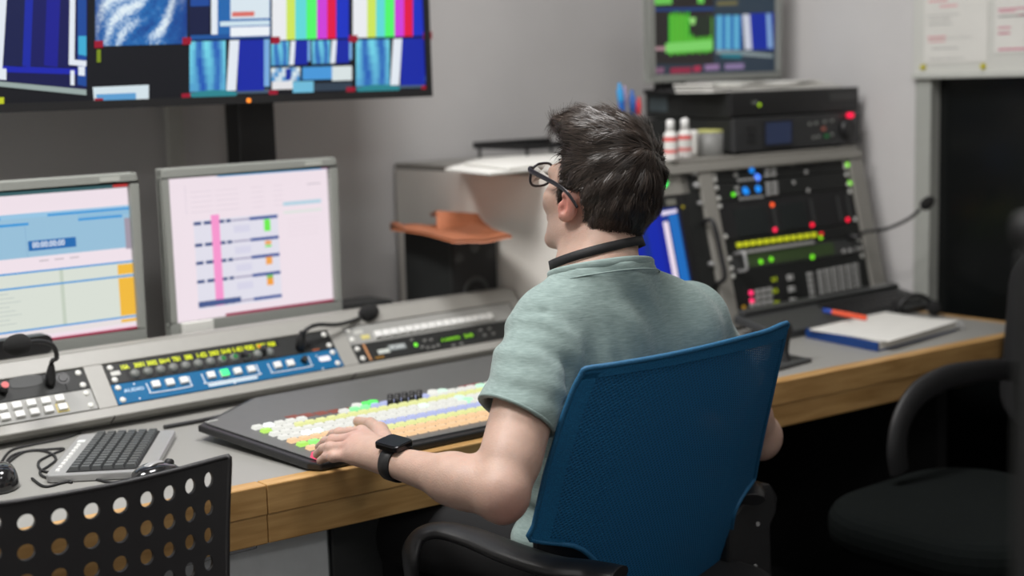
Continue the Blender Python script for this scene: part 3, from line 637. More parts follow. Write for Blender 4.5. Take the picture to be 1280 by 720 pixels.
gooseneck('black gooseneck microphone bending left in front of the table monitor', pts, b3, yz(22, 431, 2.392), .0185, np.array(yz(10, 432, 2.38))-np.array(yz(36, 428, 2.40)))
a = F_c.hit(374, 437); b3 = F_c.p(*a, .0035)
pts = [b3, b3+np.array([.004, -.002, .022]), yz(383, 412, 2.46), yz(397, 406, 2.47), yz(420, 406, 2.48), yz(438, 402, 2.495), yz(450, 397, 2.505)]
gooseneck('black gooseneck microphone lying back behind the striped monitor', pts, b3, yz(461, 391, 2.51), .0175, np.array(yz(475, 387, 2.515))-np.array(yz(446, 399, 2.50)))
# a dark box behind the monitor
f = MB(); a = pyy(424, 378, 2.74); f.rrect(Frame((0, 2.74, 0)), a[0], a[0]+.15, DZ, .845, .02, -.08, 0); tag(build('power_adapter', f, 'darkg', bevel=.0), 'low dark box on the desk behind the striped monitor', 'box')
# black bar by left monitor foot
a = pyy(60, 450, 2.565); f = MB(); f.rrect(Frame((0, 2.551, 0)), a[0]-.3, a[0]+.006, .8695, .903, .012, -.03, 0); tag(build('sound_bar', f, 'blackpl'), 'black bar lying on the console below the table monitor', 'sound bar')
# ------------------------------------------------------------------ equipment rack housing
F_k = Frame((0, 2.27, .745), (1, 0, 0), (0, .237, .972))
KX0, KX1 = 2.03, 3.06
def K(px, py, w=0): return F_k.hit(px, py, w)
rk = thing('equipment_rack', (2.5, 2.6, DZ), 'grey leaning equipment rack with beige side standing on the desk', 'equipment rack')
prof = [(2.262, .7405), (2.375, 1.125), (2.985, 1.125), (2.985, .7405)]
F_sd = Frame((0, 0, 0), (0, 1, 0), (0, 0, 1))
build('side_panel', MB().prism(F_sd, prof, KX0, KX0+.016), 'cream', rk, bevel=.002)
build('side_panel', MB().prism(F_sd, prof, KX1-.02, KX1-.004), 'rackgrey', rk, bevel=.002)
build('top_panel', MB().wbox(KX0, KX1, 2.362, 2.985, 1.1255, 1.140), 'rackgrey', rk, bevel=.002)
build('rear_panel', MB().wbox(KX0+.018, KX1-.022, 2.96, 2.98, .7405, 1.123), 'blackm', rk)
build('frame_post', MB().box(F_k, KX0, KX0+.02, 0, .372, -.004, .010), 'rackgrey', rk, bevel=.002); build('frame_post', MB().box(F_k, 3.008, KX1, 0, .372, -.004, .010), 'rackgrey', rk, bevel=.002)
build('divider', MB().box(F_k, 2.452, 2.497, 0, .372, -.02, .010), 'rackgrey', rk, bevel=.002)
build('top_rail', MB().box(F_k, KX0, KX1, .3725, .393, -.012, .014), 'rackgrey', rk, bevel=.002)
build('bottom_rail', MB().box(F_k, KX0+.022, 3.006, .0, .012, -.012, .008), 'rackgrey', rk, bevel=.002)
def vat(y): return K(905+(y-207)*.1, y)[1]
RX0, RX1 = 2.499, 3.006
def kbtn(w, h, d=.005, base=.0025): return btn(w, h, d, base, F_k)
def dots(name, parent, pts, w, h, m, d=.005): return grid_parts(name, parent, F_k, [K(x, y, .004) for x, y in pts], kbtn(w, h, d), m, bevel=.0006)
def grid(x0, y0, x1, y1, x2, y2, nx, ny):
    """px grid: first corner, end of first row, start of last row"""
    return [(lerp(x0, x1, i/max(1, nx-1))+lerp(0, x2-x0, j/max(1, ny-1)), lerp(y0, y1, i/max(1, nx-1))+lerp(0, y2-y0, j/max(1, ny-1))) for j in range(ny) for i in range(nx)]
def lampk(parent, name, x, y, r, c, m='lamp'):
    a, b = K(x, y, .004); return build(name, MB().cyl(F_k, a, b, r, .0025, .006, c, r1=r*.8), m, parent)
dimw = mat('dim grey rack keys', (.36, .36, .35), .4); VA = [vat(y) for y in (205, 229, 252, 300, 318, 340, 411)]
for i, (lab, y0, lampxy, gl) in enumerate((('black control unit with two blue lit keys, topmost in the rack', 0, (1059, 206), None), ('second black control unit with three blue lit keys, just above the black router', 1, (1062, 229), (917, 243)))):
    t = unit('control_unit', lab, 'rack unit', F_k, RX0, RX1, VA[i+1]+.0005, min(VA[i]-.0005, .372), 'charcoal', group=None)
    oy = 23*i; ox = 2.5*i
    dots('key', t, grid(958+ox, 207+oy, 966+ox, 206+oy, 959+ox, 219+oy, 2, 3), .016, .010, dimw)
    dots('small_key', t, grid(924+ox, 226.5+oy-1, 950+ox, 224+oy-1, 924+ox, 226+oy, 6, 1), .010, .007, dimw, .003)
    dots('small_key', t, grid(919+ox, 212+oy, 919+ox, 212+oy, 920+ox, 219+oy, 1, 2), .013, .009, dimw, .003)
    dots('slider', t, [(990+ox, 205+oy), (1008+ox, 215+oy)], .008 if i else .01, .01, dimw, .004)
    for (x, y, r) in (((940, 213, .007), (947, 221.5, .009)) if i == 0 else ((932, 238, .009), (948, 236, .009), (934, 240, .006))): lampk(t, 'blue_light', x, y, r, S(20, 120, 210) if r < .0091 and not (i == 0 and r > .008) else S(70, 130, 255))
    lampk(t, 'green_lamp', *lampxy, .006, S(130, 230, 30))
    if gl: lampk(t, 'green_lamp', *gl, .005, S(90, 220, 20))
t = unit('black_router', 'black router with dark windows and red lamps at the middle of the rack', 'rack unit', F_k, RX0, RX1, VA[3]+.0005, VA[2]-.0005, 'blackm')
f = MB()
for (xa, ya, xb, yb) in ((915, 262, 962, 292), (972, 256, 1010, 284)):
    a, b = K(xa, ya); c, d = K(xb, yb); f.box(F_k, min(a, c), max(a, c), min(b, d), max(b, d), .0025, .0045)
build('dark_window', f, mat('dark display', (.022, .026, .026), .25), t, bevel=.0005)
for (xa, ya, xb, yb) in ((966, 256, 968.5, 288), (1013, 249, 1016, 281), (1046, 245, 1049, 276), (1058, 243, 1061, 272)):
    a, b = K(xa, ya); c, d = K(xb, yb); build('slot_strip', MB().box(F_k, (a+c)/2-.0035, (a+c)/2+.0035, d, b, .0025, .0055), 'darkg', t)
for (x, y, c) in ((965.5, 256, S(255, 90, 40)), (969, 287, S(255, 40, 80)), (1015.5, 281, S(255, 20, 60)), (1060, 274.5, S(255, 20, 60))): lampk(t, 'red_lamp', x, y, .0055, c)
t = unit('lit_key_panel', 'panel with a row of yellow-green lit keys over a row of white keys', 'rack unit', F_k, RX0, RX1, VA[4]+.0005, VA[3]-.0005, 'charcoal', screws=False)
yl = glow('yellow lit key', 1.0)
def gk(mb, u, v): mb.box(F_k, u-.0075, u+.0075, v-.0055, v+.0055, .0025, .008, S(200, 205, 30), taper=.001)
grid_parts('lit_key', t, F_k, [K(x, y, .004) for x, y in grid(924, 306, 1017, 293.5, 924, 306, 12, 1)], gk, yl)
dots('white_key', t, grid(927, 316, 1015, 303, 927, 316, 14, 1), .0155, .009, dimw)
lampk(t, 'red_lamp', 1027, 292, .004, S(230, 40, 40)); lampk(t, 'green_lamp', 1026, 297, .005, S(130, 200, 20))
t = unit('green_face_unit', 'olive green faced unit with two green lamps and a white side handle', 'rack unit', F_k, RX0, RX1, VA[5]+.0005, VA[4]-.0005, 'darkg')
a, b = K(938, 327); c, d = K(1035, 313); build('green_face', MB().box(F_k, a-.01, c+.02, VA[5]+.006, VA[4]-.006, .0025, .0035), mat('olive plate', (.05, .085, .03), .45), t)
for (x, y, r) in ((951, 327, .006), (964, 324, .006), (1015.5, 321, .006)): lampk(t, 'green_lamp', x, y, r, S(110, 215, 30))
dots('push_button', t, [(1055, 314), (1063, 313), (1071, 311)], .010, .011, dimw)
a, b = K(929, 337, .02); c, d = K(927, 325, .02)
f = MB(); u0 = RX0+.03; vm = (VA[4]+VA[5])/2
f.tube([F_k.p(u0, vm+.021, .003), F_k.p(u0+.002, vm+.021, .028), F_k.p(u0+.002, vm, .031), F_k.p(u0+.002, vm-.021, .028), F_k.p(u0, vm-.021, .003)], .004, 8); build('handle', f, 'silver', t)
t = unit('keypad_unit', 'dark control unit with large grey keypad, pink lamps and yellow displays, lowest in the rack', 'rack unit', F_k, RX0, RX1, .013, VA[5]-.0005, 'charcoal')
dots('keypad_key', t, grid(1025, 340, 1069, 331.5, 1029, 371, 6, 6), .0185, .0095, dimw, .006)
dots('side_key', t, grid(1012, 343, 1012, 343, 1016, 371, 1, 5), .017, .0105, dimw, .006)
dots('round_key', t, grid(987, 347, 987, 347, 991, 376, 1, 3), .017, .015, dimw, .008)
dots('small_key', t, [p for i, p in enumerate(grid(939.5, 366, 962, 362, 940.5, 381, 4, 3)) if i not in (0, 4)], .0155, .0115, dimw, .005)
for (x, y) in ((939, 366), (940, 376)): lampk(t, 'pink_lamp', x, y, .006, S(255, 50, 110))
a, b = K(962, 345); c, d = K(978, 381); build('display_window', MB().box(F_k, a-.006, c+.01, d, b, .0025, .0045), 'blackm', t)
for (x, y) in ((968, 349), (969, 363.5), (971, 378.5)):
    a, b = K(x, y, .005); f = MB(); f.box(F_k, a-.012, a+.010, b-.0065, b+.0065, .0046, .0056, S(30, 34, 4)); f.text(F_k, '0:13', a-.011, b-.0045, .009, .0058, S(165, 180, 20), width=.019, thick=.04); build('yellow_display', f, 'glow', t)
lampk(t, 'amber_lamp', 930, 384, .005, S(120, 90, 10)); a, b = K(1083, 367); build('knob', MB().cyl(F_k, min(a, 2.985), b, .008, .0025, .012), 'darkg', t)
# left bay: grey plate, picture monitor, handle
t = unit('green_lamp_plate', 'grey blank plate with one bright green lamp at the top of the left bay', 'rack plate', F_k, KX0+.022, 2.418, .327, .371, 'rackgrey', screws=False)
lampk(t, 'green_lamp', 831, 228.5, .010, S(60, 255, 100))
t = thing('rack_monitor', F_k.p(2.2, .02, 0), 'black framed monitor in the rack showing blue stripes, beside the man', 'monitor')
build('housing', MB().box(F_k, KX0+.022, 2.395, .013, .325, -.06, .004), 'blackpl', t, bevel=.002)
sc = MB(); q0 = K(866, 249, .005); scr_u0, scr_u1, sv0, sv1 = 2.075, 2.372, .055, .298
sc.quad(F_k, [(scr_u0, sv0), (scr_u1, sv0), (scr_u1, sv1), (scr_u0, sv1)], .0045, S(12, 50, 140))
wd = scr_u1-scr_u0
for (a, b, c, e) in ((0, .30, S(235, 225, 235), 0), (.30, .345, S(12, 70, 130), 0), (.345, .45, S(8, 60, 150), 0), (.45, .56, S(6, 30, 150), 0), (.56, .62, S(10, 40, 130), 0), (.62, .74, S(6, 35, 165), 0), (.74, .80, S(12, 30, 150), 0), (.80, .855, S(235, 220, 235), .02), (.855, .87, S(20, 40, 110), 0), (.87, .97, S(24, 105, 185), .01), (.97, 1, S(8, 20, 60), 0)):
    sc.quad(F_k, [(scr_u0+a*wd, sv0), (scr_u0+b*wd, sv0), (scr_u0+b*wd, sv1-e*1.5), (scr_u0+a*wd, sv1-e*1.5)], .0049, c)
sc.quad(F_k, [(scr_u0+.80*wd, sv1-.016), (scr_u0+.97*wd, sv1-.012), (scr_u0+.97*wd, sv1-.004), (scr_u0+.80*wd, sv1-.006)], .0052, S(225, 215, 235))
sc.quad(F_k, [(scr_u0+.83*wd, sv0), (scr_u0+.97*wd, sv0), (scr_u0+.97*wd, sv0+.05), (scr_u0+.83*wd, sv0+.06)], .0052, S(230, 215, 235))
build('screen_picture', sc, 'glow', t)
build('badge', MB().box(F_k, 2.335, 2.365, .304, .318, .0041, .0055, S(120, 120, 112)), 'paint', t)
a, b = K(868, 257, .005); build('yellow_lamp', MB().cyl(F_k, min(a, 2.385), b, .004, .004, .006, S(110, 100, 10)), 'lamp', t)
t = unit('control_strip', 'narrow black upright control strip between picture monitor and rack post', 'rack unit', F_k, 2.397, 2.450, .013, .371, 'charcoal', screws=False)
for (x, y, r) in ((878, 215, .008), (879.5, 231, .008), (883.5, 253, .005), (888, 330, .006)): a, b = K(x, y, .004); build('knob', MB().cyl(F_k, min(max(a, 2.41), 2.44), b, r, .0025, .012, r1=r*.8), 'silver', t)
f = MB(); f.tube([F_k.p(2.440, .255, .003), F_k.p(2.443, .252, .034), F_k.p(2.446, .17, .038), F_k.p(2.446, .12, .036), F_k.p(2.444, .108, .003)], .0055, 8); build('handle', f, 'blackpl', t)
# right gooseneck on the rack
b3 = K(1060, 296, .004); b3 = F_k.p(min(b3[0], 2.97), b3[1], .0035)
pts = [b3, b3+np.array([.012, -.028, .0]), pyy(1080, 290, 2.24), pyy(1108, 286, 2.20), pyy(1135, 274, 2.16), pyy(1150, 262, 2.13)]
gooseneck('black gooseneck microphone arching right from the rack to the window', pts, b3, pyy(1159, 254, 2.12), .0145, np.array(pyy(1166, 247, 2.11))-np.array(pyy(1148, 264, 2.13)))
# ---- things on top of the rack
Z1 = 1.1405
def fy(y): return Frame((0, y, 0))
def span(F, x0, x1, y): return F.hit(x0, y)[0], F.hit(x1, y)[0]
Fr = fy(2.375)
t = thing('video_recorder', (2.8, 2.6, Z1), 'black recorder with round jog dial and red lamp on the rack top', 'recorder')
a, b = span(Fr, 917, 1074, 170); zt0 = Z1+.007; zt1 = 1.2262
build('case', MB().wbox(a, b-.001, 2.385, 2.69, zt0, zt1), 'charcoal', t, bevel=.003)
build('front_panel', MB().box(Fr, a-.001, b, zt0-.001, zt1+.001, -.009, .004), mat('recorder face', (.035, .036, .038), .45), t, bevel=.002)
for i in (0, 1):
    for j in (0, 1): build('foot', MB().cyl(WORLD, lerp(a+.04, b-.04, i), lerp(2.41, 2.66, j), .012, Z1, zt0, k=12), 'rubber', t)
c, d = span(Fr, 953, 989, 168); build('lcd_bezel', MB().box(Fr, c, d, zt0+.006, zt1-.006, .004, .006), 'blackpl', t, bevel=.001)
build('lcd_screen', MB().box(Fr, c+.006, d-.006, zt0+.013, zt1-.012, .006, .0065, S(36, 44, 66)), 'glow', t)
c, e = Fr.hit(1059, 161, .004); f = MB(); f.lathe(Fr.p(c, e, .004), [(.0, 0), (.030, 0), (.030, .004), (.027, .012), (.023, .014), (.012, .0135), (0, .0125)], 28, Fr.n); dl = build('jog_dial', f, 'blackpl', t)
c, e = Fr.hit(1060, 144, .004); build('red_lamp', MB().cyl(Fr, c, min(e, zt1-.004), .006, .004, .018, S(255, 20, 70)), 'lamp', t)
c, e = Fr.hit(1033, 170, .004); build('green_key', MB().box(Fr, c-.006, c+.006, e-.004, e+.004, .004, .008, S(40, 130, 70)), 'paint', t)
c, e = Fr.hit(1029, 161, .004); build('orange_key', MB().box(Fr, c-.006, c+.006, e-.004, e+.004, .004, .008, S(180, 105, 90)), 'paint', t)
grid_parts('key', t, Fr, [Fr.hit(x, y, .004) for x, y in ((1017, 172), (1023, 171), (1012, 155), (1020, 154), (1031, 152), (1040, 151), (1040, 168))], btn(.008, .006, .003, .004, Fr), 'bezel')
grid_parts('slot_key', t, Fr, [Fr.hit(x, y, .004) for x, y in ((938, 160), (938, 168), (938, 176))], btn(.03, .006, .002, .004, Fr), 'blackpl')
Fr2 = fy(2.385)
t = thing('disc_player', (2.8, 2.6, zt1), 'thin black player lying on the recorder with papers on top', 'player')
a, b = span(Fr2, 914, 1072, 140); zz0, zz1 = zt1+.0015, 1.2905
build('case', MB().wbox(a, b-.001, 2.395, 2.68, zz0+.001, zz1), 'charcoal', t, bevel=.003)
build('side_vent', MB().wbox(a-.0015, a+.001, 2.60, 2.665, zz0+.018, zz1-.006), mat('vent plate', (.055, .075, .085), .4), t, bevel=.0008)
build('front_panel', MB().box(Fr2, a-.001, b, zz0+.003, zz1+.001, -.009, .003), 'blackpl', t, bevel=.002)
c, d = span(Fr2, 1035, 1068, 126); build('disc_tray', MB().box(Fr2, c, d, zz1-.032, zz1-.012, .003, .005), 'darkg', t, bevel=.001)
c, e = Fr2.hit(943, 128, .003); build('logo_print', MB().box(Fr2, c-.01, c+.012, e-.004, e+.004, .003, .0036, S(110, 115, 110)), 'paint', t)
c, e = Fr2.hit(949, 131, .003); build('green_lamp', MB().cyl(Fr2, c, e, .004, .003, .005, S(150, 190, 20)), 'lamp', t)
for i in (0, 1): build('foot', MB().wbox(lerp(a+.02, b-.05, i), lerp(a+.05, b-.02, i), 2.42, 2.66, zz0-.0014, zz0+.0009), 'rubber', t)
zc = zz1
# scope monitor
F4 = fy(2.60)
t = thing('scope_monitor', (2.75, 2.65, zc), 'grey framed monitor showing green waveforms and blue picture, on the black player', 'monitor')
a, b = span(F4, 812, 976, 98); z0 = F4.hit(890, 101.5)[1]; z1 = z0+.30
f = MB(); f.box(F4, a, b, z0, z1, -.022, -.008)
for q in ((a, b, z0, z0+.020), (a, b, z1-.02, z1), (a, a+.018, z0+.02, z1-.02), (b-.016, b, z0+.02, z1-.02)): f.box(F4, *q, -.008, .006)
build('bezel', f, 'bezel', t, bevel=.003)
build('rear_cover', MB().wbox(a+.12, b-.04, 2.6225, 2.70, z0+.04, z1-.04), 'darkg', t, bevel=.01)
s_ = MB(); s_.quad(F4, [(a+.018, z0+.02), (b-.016, z0+.02), (b-.016, z1-.02), (a+.018, z1-.02)], -.006, S(40, 52, 64))
def G(poly, c, w=-.005):
    c = (c[0]*.72, c[1]*.72, c[2]*.8, 1); T(poly, c, w, F4, s_)
G([(815, -30), (892, -30), (892, 80), (815, 80)], S(44, 40, 36), -.0056)
G([(815, 10.5), (892, 9), (892, 13), (815, 14)], S(30, 70, 130))
G([(818, -10), (840, -10), (840, 5), (818, 6)], S(120, 220, 90)); G([(872, -10), (880, -10), (880, 4), (872, 4)], S(120, 230, 90))
for k in range(30):
    x = 836+1.83*k; h_ = 17 if k < 14 else (38+6*math.sin(k) if k < 16 else (46 if k < 27 else 22))
    cc = S(60+int(50*abs(math.sin(k*1.7))), 200+int(30*math.sin(k*2.1)), 50)
    G([(x, h_+3*math.sin(k*2.7)), (x+1.85, h_+3*math.sin(k*2.7+1)), (x+1.85, 68+2*math.sin(k*1.9)-.06*(x-836)), (x, 68+2*math.sin(k*1.3)-.06*(x-836))], cc, -.0048)
G([(832, 54), (891, 50), (891, 62), (832, 66)], S(140, 235, 110), -.0044); G([(818, 59), (832, 58), (832, 63), (818, 63)], S(190, 150, 150), -.0044)
G([(861, 22), (870, 22), (868, 31), (864, 31)], S(170, 245, 130), -.0042); G([(869, 20), (889, 20), (889, 45), (869, 46)], S(38, 50, 34), -.0046)
G([(894, -10), (968, -10), (968, 14), (894, 16)], S(50, 66, 76)); G([(896, 2), (922, 1), (922, 6), (896, 7)], S(125, 118, 70), -.0045)
s2 = MB()
for k in range(10): xx = 895+3.2*k; G([(xx, 19), (xx+3.3, 19), (xx+3.3, 62), (xx, 62)], mixc(S(20, 100, 180), S(120, 215, 235), .5+.5*math.sin(k*1.9)), -.0046)
G([(937, 17), (967, 16), (967, 62), (935, 62)], S(10, 45, 165), -.0046); G([(928, 18), (937, 18), (940, 62), (931, 62)], S(225, 230, 235), -.0042); G([(958, 17), (963, 17), (966, 60), (960, 60)], S(150, 190, 225), -.0042)
G([(895, 62), (930, 64), (966, 68), (966, 72), (895, 67)], S(150, 165, 160), -.0041); G([(900, 67), (928, 67), (926, 73), (902, 72)], TE, -.004)
for (x0, x1, y0, c) in ((818, 830, 85, S(140, 100, 120)), (838, 864, 85, S(160, 45, 70)), (867, 876, 83, S(190, 50, 80)), (881, 899, 81, S(160, 130, 165)), (906, 930, 80, S(150, 130, 165))): G([(x0, y0), (x1, y0-1), (x1, y0+6), (x0, y0+7)], c, -.0043)
build('screen_picture', s_, 'glow', t)
c = F4.hit(842, 108)[0]; build('stand_neck', MB().wbox(c-.03, c+.05, 2.606, 2.64, zc+.012, z0+.02), 'blackm', t); f = MB(); f.rrect(WORLD, c-.05, c+.07, 2.55, 2.67, .02, zc, zc+.0115); build('stand_base', f, 'blackm', t)
# papers on the player
def paperstack(px0, y0, px1, y1, z, n, lab, th=.004, dep=.13):
    a = pyy(px0, y0, 2.42)[0]; b = pyy(px1, y1, 2.42)[0]
    for k in range(n):
        f = MB(); o = .006*(k % 3); F_ = Frame((a+o, 2.40+.006*k, z+th*k), (1, .03*(k-1), 0), (-.03*(k-1), 1, 0))
        vs = []; nx = 10
        P0 = []
        for j, w_ in enumerate((0, th*.8)):
            for i in range(nx+1):
                for yy in (0, dep): P0.append(F_.p((b-a-.02*k)*i/nx, yy, w_+.003*k*math.sin(i*.7+k)**2))
        fs = []
        m_ = (nx+1)*2
        for i in range(nx):
            fs += [(m_+2*i, m_+2*i+2, m_+2*i+3, m_+2*i+1), (2*i, 2*i+1, 2*i+3, 2*i+2), (2*i, 2*i+2, m_+2*i+2, m_+2*i), (2*i+1, m_+2*i+1, m_+2*i+3, 2*i+3)]
        fs += [(0, m_, m_+1, 1), (2*nx, 2*nx+1, m_+2*nx+1, m_+2*nx)]
        f.add(P0, fs); tag(build('paper_sheaf', f, 'paper'), lab[k], 'papers', 'loose papers on the player')
paperstack(884, 112, 1040, 110, zz1+.0015, 3, ['bottom sheaf of the papers lying on the black player', 'middle sheaf of the papers lying on the black player', 'top crumpled sheaf of the papers lying on the black player'], th=.006)
# bottles, tape roll, pen cup on the shelf
def bottle(px, lab, s=1.0):
    c = pz(px, 201-.16*(px-838), Z1); f = MB(); h = .098*s
    t = thing('pump_bottle', c, lab, 'bottle', 'small white bottles on the rack')
    R_ = [(0, 0), (.0155, .001), (.016, .004), (.016, .018), (.016, .026), (.016, .045), (.016, .055), (.016, .060), (.012, .066), (.0085, .068)]
    cs = [WH, WH, S(230, 225, 222), S(225, 110, 105), WH, S(225, 90, 88), WH, WH, WH]
    f.lathe(c, [(r*s, hh*s) for r, hh in R_], 20, cols=[S(225, 224, 220) if x is WH else x for x in cs]); build('bottle_body', f, 'paint', t)
    f = MB(); f.lathe(Vector(c)+Vector((0, 0, .0681*s)), [(0, 0), (.0095*s, 0), (.0095*s, .022*s), (.007*s, .026*s), (0, .027*s)], 16, col=S(232, 232, 230)); build('cap', f, 'paint', t)
bottle(838.5, 'white capped bottle with red bands, leftmost on the rack shelf'); bottle(856.5, 'white capped bottle with red bands, between its twin and the slim tube')
c = pz(867.5, 196, Z1)+np.array([.012, .012, 0]); f = MB(); f.lathe(c, [(0, 0), (.009, .001), (.010, .01), (.011, .05), (.0115, .062), (0, .064)], 14, col=S(215, 213, 208)); tag(build('slim_tube', f, 'paint'), 'slim plain white tube behind the bottles with red bands', 'tube')
c = pz(889, 194, Z1)+np.array([.008, .01, 0]); t = thing('tape_roll', c, 'grey round tub with a yellow lid beside the bottles', 'tub')
f = MB(); f.lathe(c, [(0, 0), (.034, 0), (.035, .003), (.036, .055), (0, .055)], 30); build('tub_body', f, mat('pale grey tub', (.22, .22, .21), .5), t)
f = MB(); f.lathe(Vector(c)+Vector((0, 0, .0555)), [(0, 0), (.036, 0), (.036, .004), (.030, .0065), (0, .0065)], 30, col=S(200, 200, 120)); build('lid', f, 'paint', t)
c = pyy(787, 150, 2.50); c[2] = Z1; t = thing('pen_cup', c, 'black cup full of pens behind the head of the man', 'cup')
f = MB(); f.lathe(c, [(0, 0), (.036, 0), (.038, .10), (.036, .10), (.034, .004), (0, .004)], 24); build('cup_body', f, 'blackpl', t)
for i, (px, top, r, cc, cap, lab) in enumerate(((774, 103, .0075, S(30, 100, 190), S(40, 140, 200), 'tall blue marker, leftmost pen in the black cup'), (781, 107, .005, S(190, 185, 205), S(170, 150, 190), 'pale lilac pen behind the blue markers in the cup'), (790, 112, .0075, S(25, 80, 150), S(30, 90, 170), 'second blue marker, right of the lilac pen in the cup'), (799, 121, .0065, S(215, 215, 215), S(220, 40, 60), 'white marker with red cap, rightmost in the cup'))):
    tp = pyy(px, top, 2.50+.008*(i-1)); bt_ = np.array(c)+np.array([(i-1.5)*.012, (i % 2-.5)*.015, .006]); ax = Vector(tp)-Vector(bt_); L_ = ax.length
    t = thing('marker_pen', bt_, lab, 'pen', 'pens in the black cup')
    f = MB(); f.lathe(bt_, [(0, 0), (r, 0), (r, L_-.045)], 12, ax, col=cc); build('barrel', f, 'paint', t)
    f = MB(); f.lathe(Vector(bt_)+ax.normalized()*(L_-.0449), [(r*1.1, 0), (r*1.1, .028), (r*.6, .032), (r*.55, .042), (0, .045)], 12, ax, col=cap); build('cap', f, 'paint', t)
# papers and tray on the beige end of the rack
def drape(outline, z, lab, m='paper', th=.003, droop=0.0, nm='paper_sheaf', cat='papers', group=None, ymin=0):
    P = [(p[0], max(p[1], ymin)) for p in (pz(x, y, z) for x, y in outline)]; f = MB(); f.prism(WORLD, [tuple(p) for p in P], z, z+th)
    return tag(build(nm, f, m, bevel=min(.001, th/3)), lab, cat, group)
drape([(556, 214), (600, 200), (702, 196), (740, 206), (652, 222)], 1.1405, 'wide white papers on the beige end of the rack, lowest sheaf', th=.006, ymin=2.366)
drape([(580, 206), (612, 199), (690, 194), (720, 201), (655, 214)], 1.1472, 'smaller white sheaf lying on the wide papers beside the glasses', th=.005, ymin=2.385)
a = pz(640, 200, 1.17)
t = thing('letter_tray', (2.35, 2.75, Z1), 'shallow black tray on the rack behind the papers and the face of the man', 'tray')
f = MB(); F_ = Frame((0, 0, 0), (1, 0, 0), (0, 1, 0)); c0 = pz(640, 181, 1.178); x0, y1 = c0[0], 2.93
x1, y0 = x0+.26, 2.72
build('tray_base', MB().wbox(x0, x1, y0, y1, 1.166, 1.170), 'blackpl', t)
for q in ((x0, x1, y0-.003, y0, 1.166, 1.182), (x0, x1, y1, y1+.003, 1.166, 1.182), (x0-.003, x0, y0, y1, 1.166, 1.182)): build('tray_side', MB().wbox(*q), 'blackpl', t)
for (xx, yy) in ((x0+.01, y0+.01), (x1-.01, y0+.01), (x0+.01, y1-.01), (x1-.01, y1-.01)): build('leg', MB().cyl(WORLD, xx, yy, .004, Z1, 1.1658, k=10), 'blackpl', t)
# ------------------------------------------------------------------ speaker with leather cover
sh = build('speaker_shelf', MB().wbox(1.78, 2.022, 2.561, 2.76, .79, .82), 'console', con, bevel=.002)
SX0, SX1, SY0, SY1, SZ0, SZ1 = 1.888, 2.018, 2.572, 2.752, .8205, .996
sp = thing('loudspeaker', (1.93, 2.63, SZ0), 'small black loudspeaker on the console under an orange leather cover', 'loudspeaker')
build('cabinet', MB().wbox(SX0, SX1, SY0, SY1, SZ0, SZ1), mat('charcoal speaker shell', (.022, .024, .024), .55), sp, bevel=.004)
Fs = fy(SY0)
build('front_baffle', MB().box(Fs, SX0+.003, SX1-.003, SZ0+.003, SZ1-.003, .0005, .006), 'blackm', sp, bevel=.002)
f = MB(); f.lathe(Fs.p((SX0+SX1)/2, SZ0+.042, .006), [(.038, 0), (.036, .004), (.030, .001), (.014, -.004), (.010, .000), (0, .004)], 28, Fs.n); build('woofer', f, 'darkg', sp)
f = MB(); f.lathe(Fs.p((SX0+SX1)/2, SZ1-.028, .006), [(.014, 0), (.012, .003), (.007, .001), (.004, .003), (0, .004)], 20, Fs.n); build('tweeter', f, 'darkg', sp)
for s_ in (-1, 1): build('port', MB().cyl(Fs, (SX0+SX1)/2+s_*.045, SZ1-.05, .012, .006, .0068), 'blackpl', sp)
t = thing('leather_cover', (1.93, 2.62, SZ1), 'folded orange-brown leather cover lying on top of the black loudspeaker', 'leather cover')
P = [pz(x, y, 1.004)[:2] for x, y in ((486, 287), (568, 301), (645, 299), (640, 285), (500, 274))]
nx, ny = 24, 8; vs = []; fs = []
A, B_, C_, D_ = [np.array(pz(x, y, 1.004)) for x, y in ((488, 288), (566, 301), (640, 300), (574, 276))]
E_ = A+(D_-B_)*.55
def lowz(s_, t_): return .010*math.sin(s_*math.pi*2.2+.3)*(.4+.6*s_)+.006
for layer in (0, 1):
    for i in range(nx+1):
        s_ = i/nx
        for j in range(ny+1):
            r_2 = j/ny; front = A+(B_-A)*min(1, s_*2) if s_ < .5 else B_+(C_-B_)*(s_*2-1)
            back = np.array([SX0-.02+(SX1-SX0+.05)*s_, SY1+.0, 1.004])
            p = front*(1-r_2)+back*r_2; roll = max(0, .12-s_)/.12
            vs.append((p[0], p[1], SZ1+.0015+abs(lowz(s_, r_2))*.8+layer*.006+roll*.012*(layer)))
m_ = (nx+1)*(ny+1)
for i in range(nx):
    for j in range(ny):
        a = i*(ny+1)+j; b = a+1; c = a+ny+2; d = a+ny+1; fs.append((a, b, c, d)); fs.append((m_+a, m_+d, m_+c, m_+b))
ring = [i*(ny+1) for i in range(nx+1)]+[nx*(ny+1)+j for j in range(1, ny+1)]+[i*(ny+1)+ny for i in range(nx-1, -1, -1)]+[j for j in range(ny-1, 0, -1)]
for i in range(len(ring)): a = ring[i]; b = ring[(i+1) % len(ring)]; fs.append((a, m_+a, m_+b, b))
f = MB(); f.add(vs, fs, smooth=True); build('lower_cover', f, 'tile', t)
f = MB()
g = [np.array(pyy(x, y, yy)) for x, y, yy in ((545, 263, 2.70), (638, 269, 2.615), (622, 296, 2.568), (546, 288, 2.66))]
bk = [np.array([g[0][0]+.025, 2.76, g[0][2]-.012]), np.array([g[1][0]+.01, 2.74, g[1][2]-.014])]
up = np.array([0, 0, .007]); V8 = [g[3], g[2], g[1], g[0], bk[1], bk[0]]
vv = V8+[v-up for v in V8]
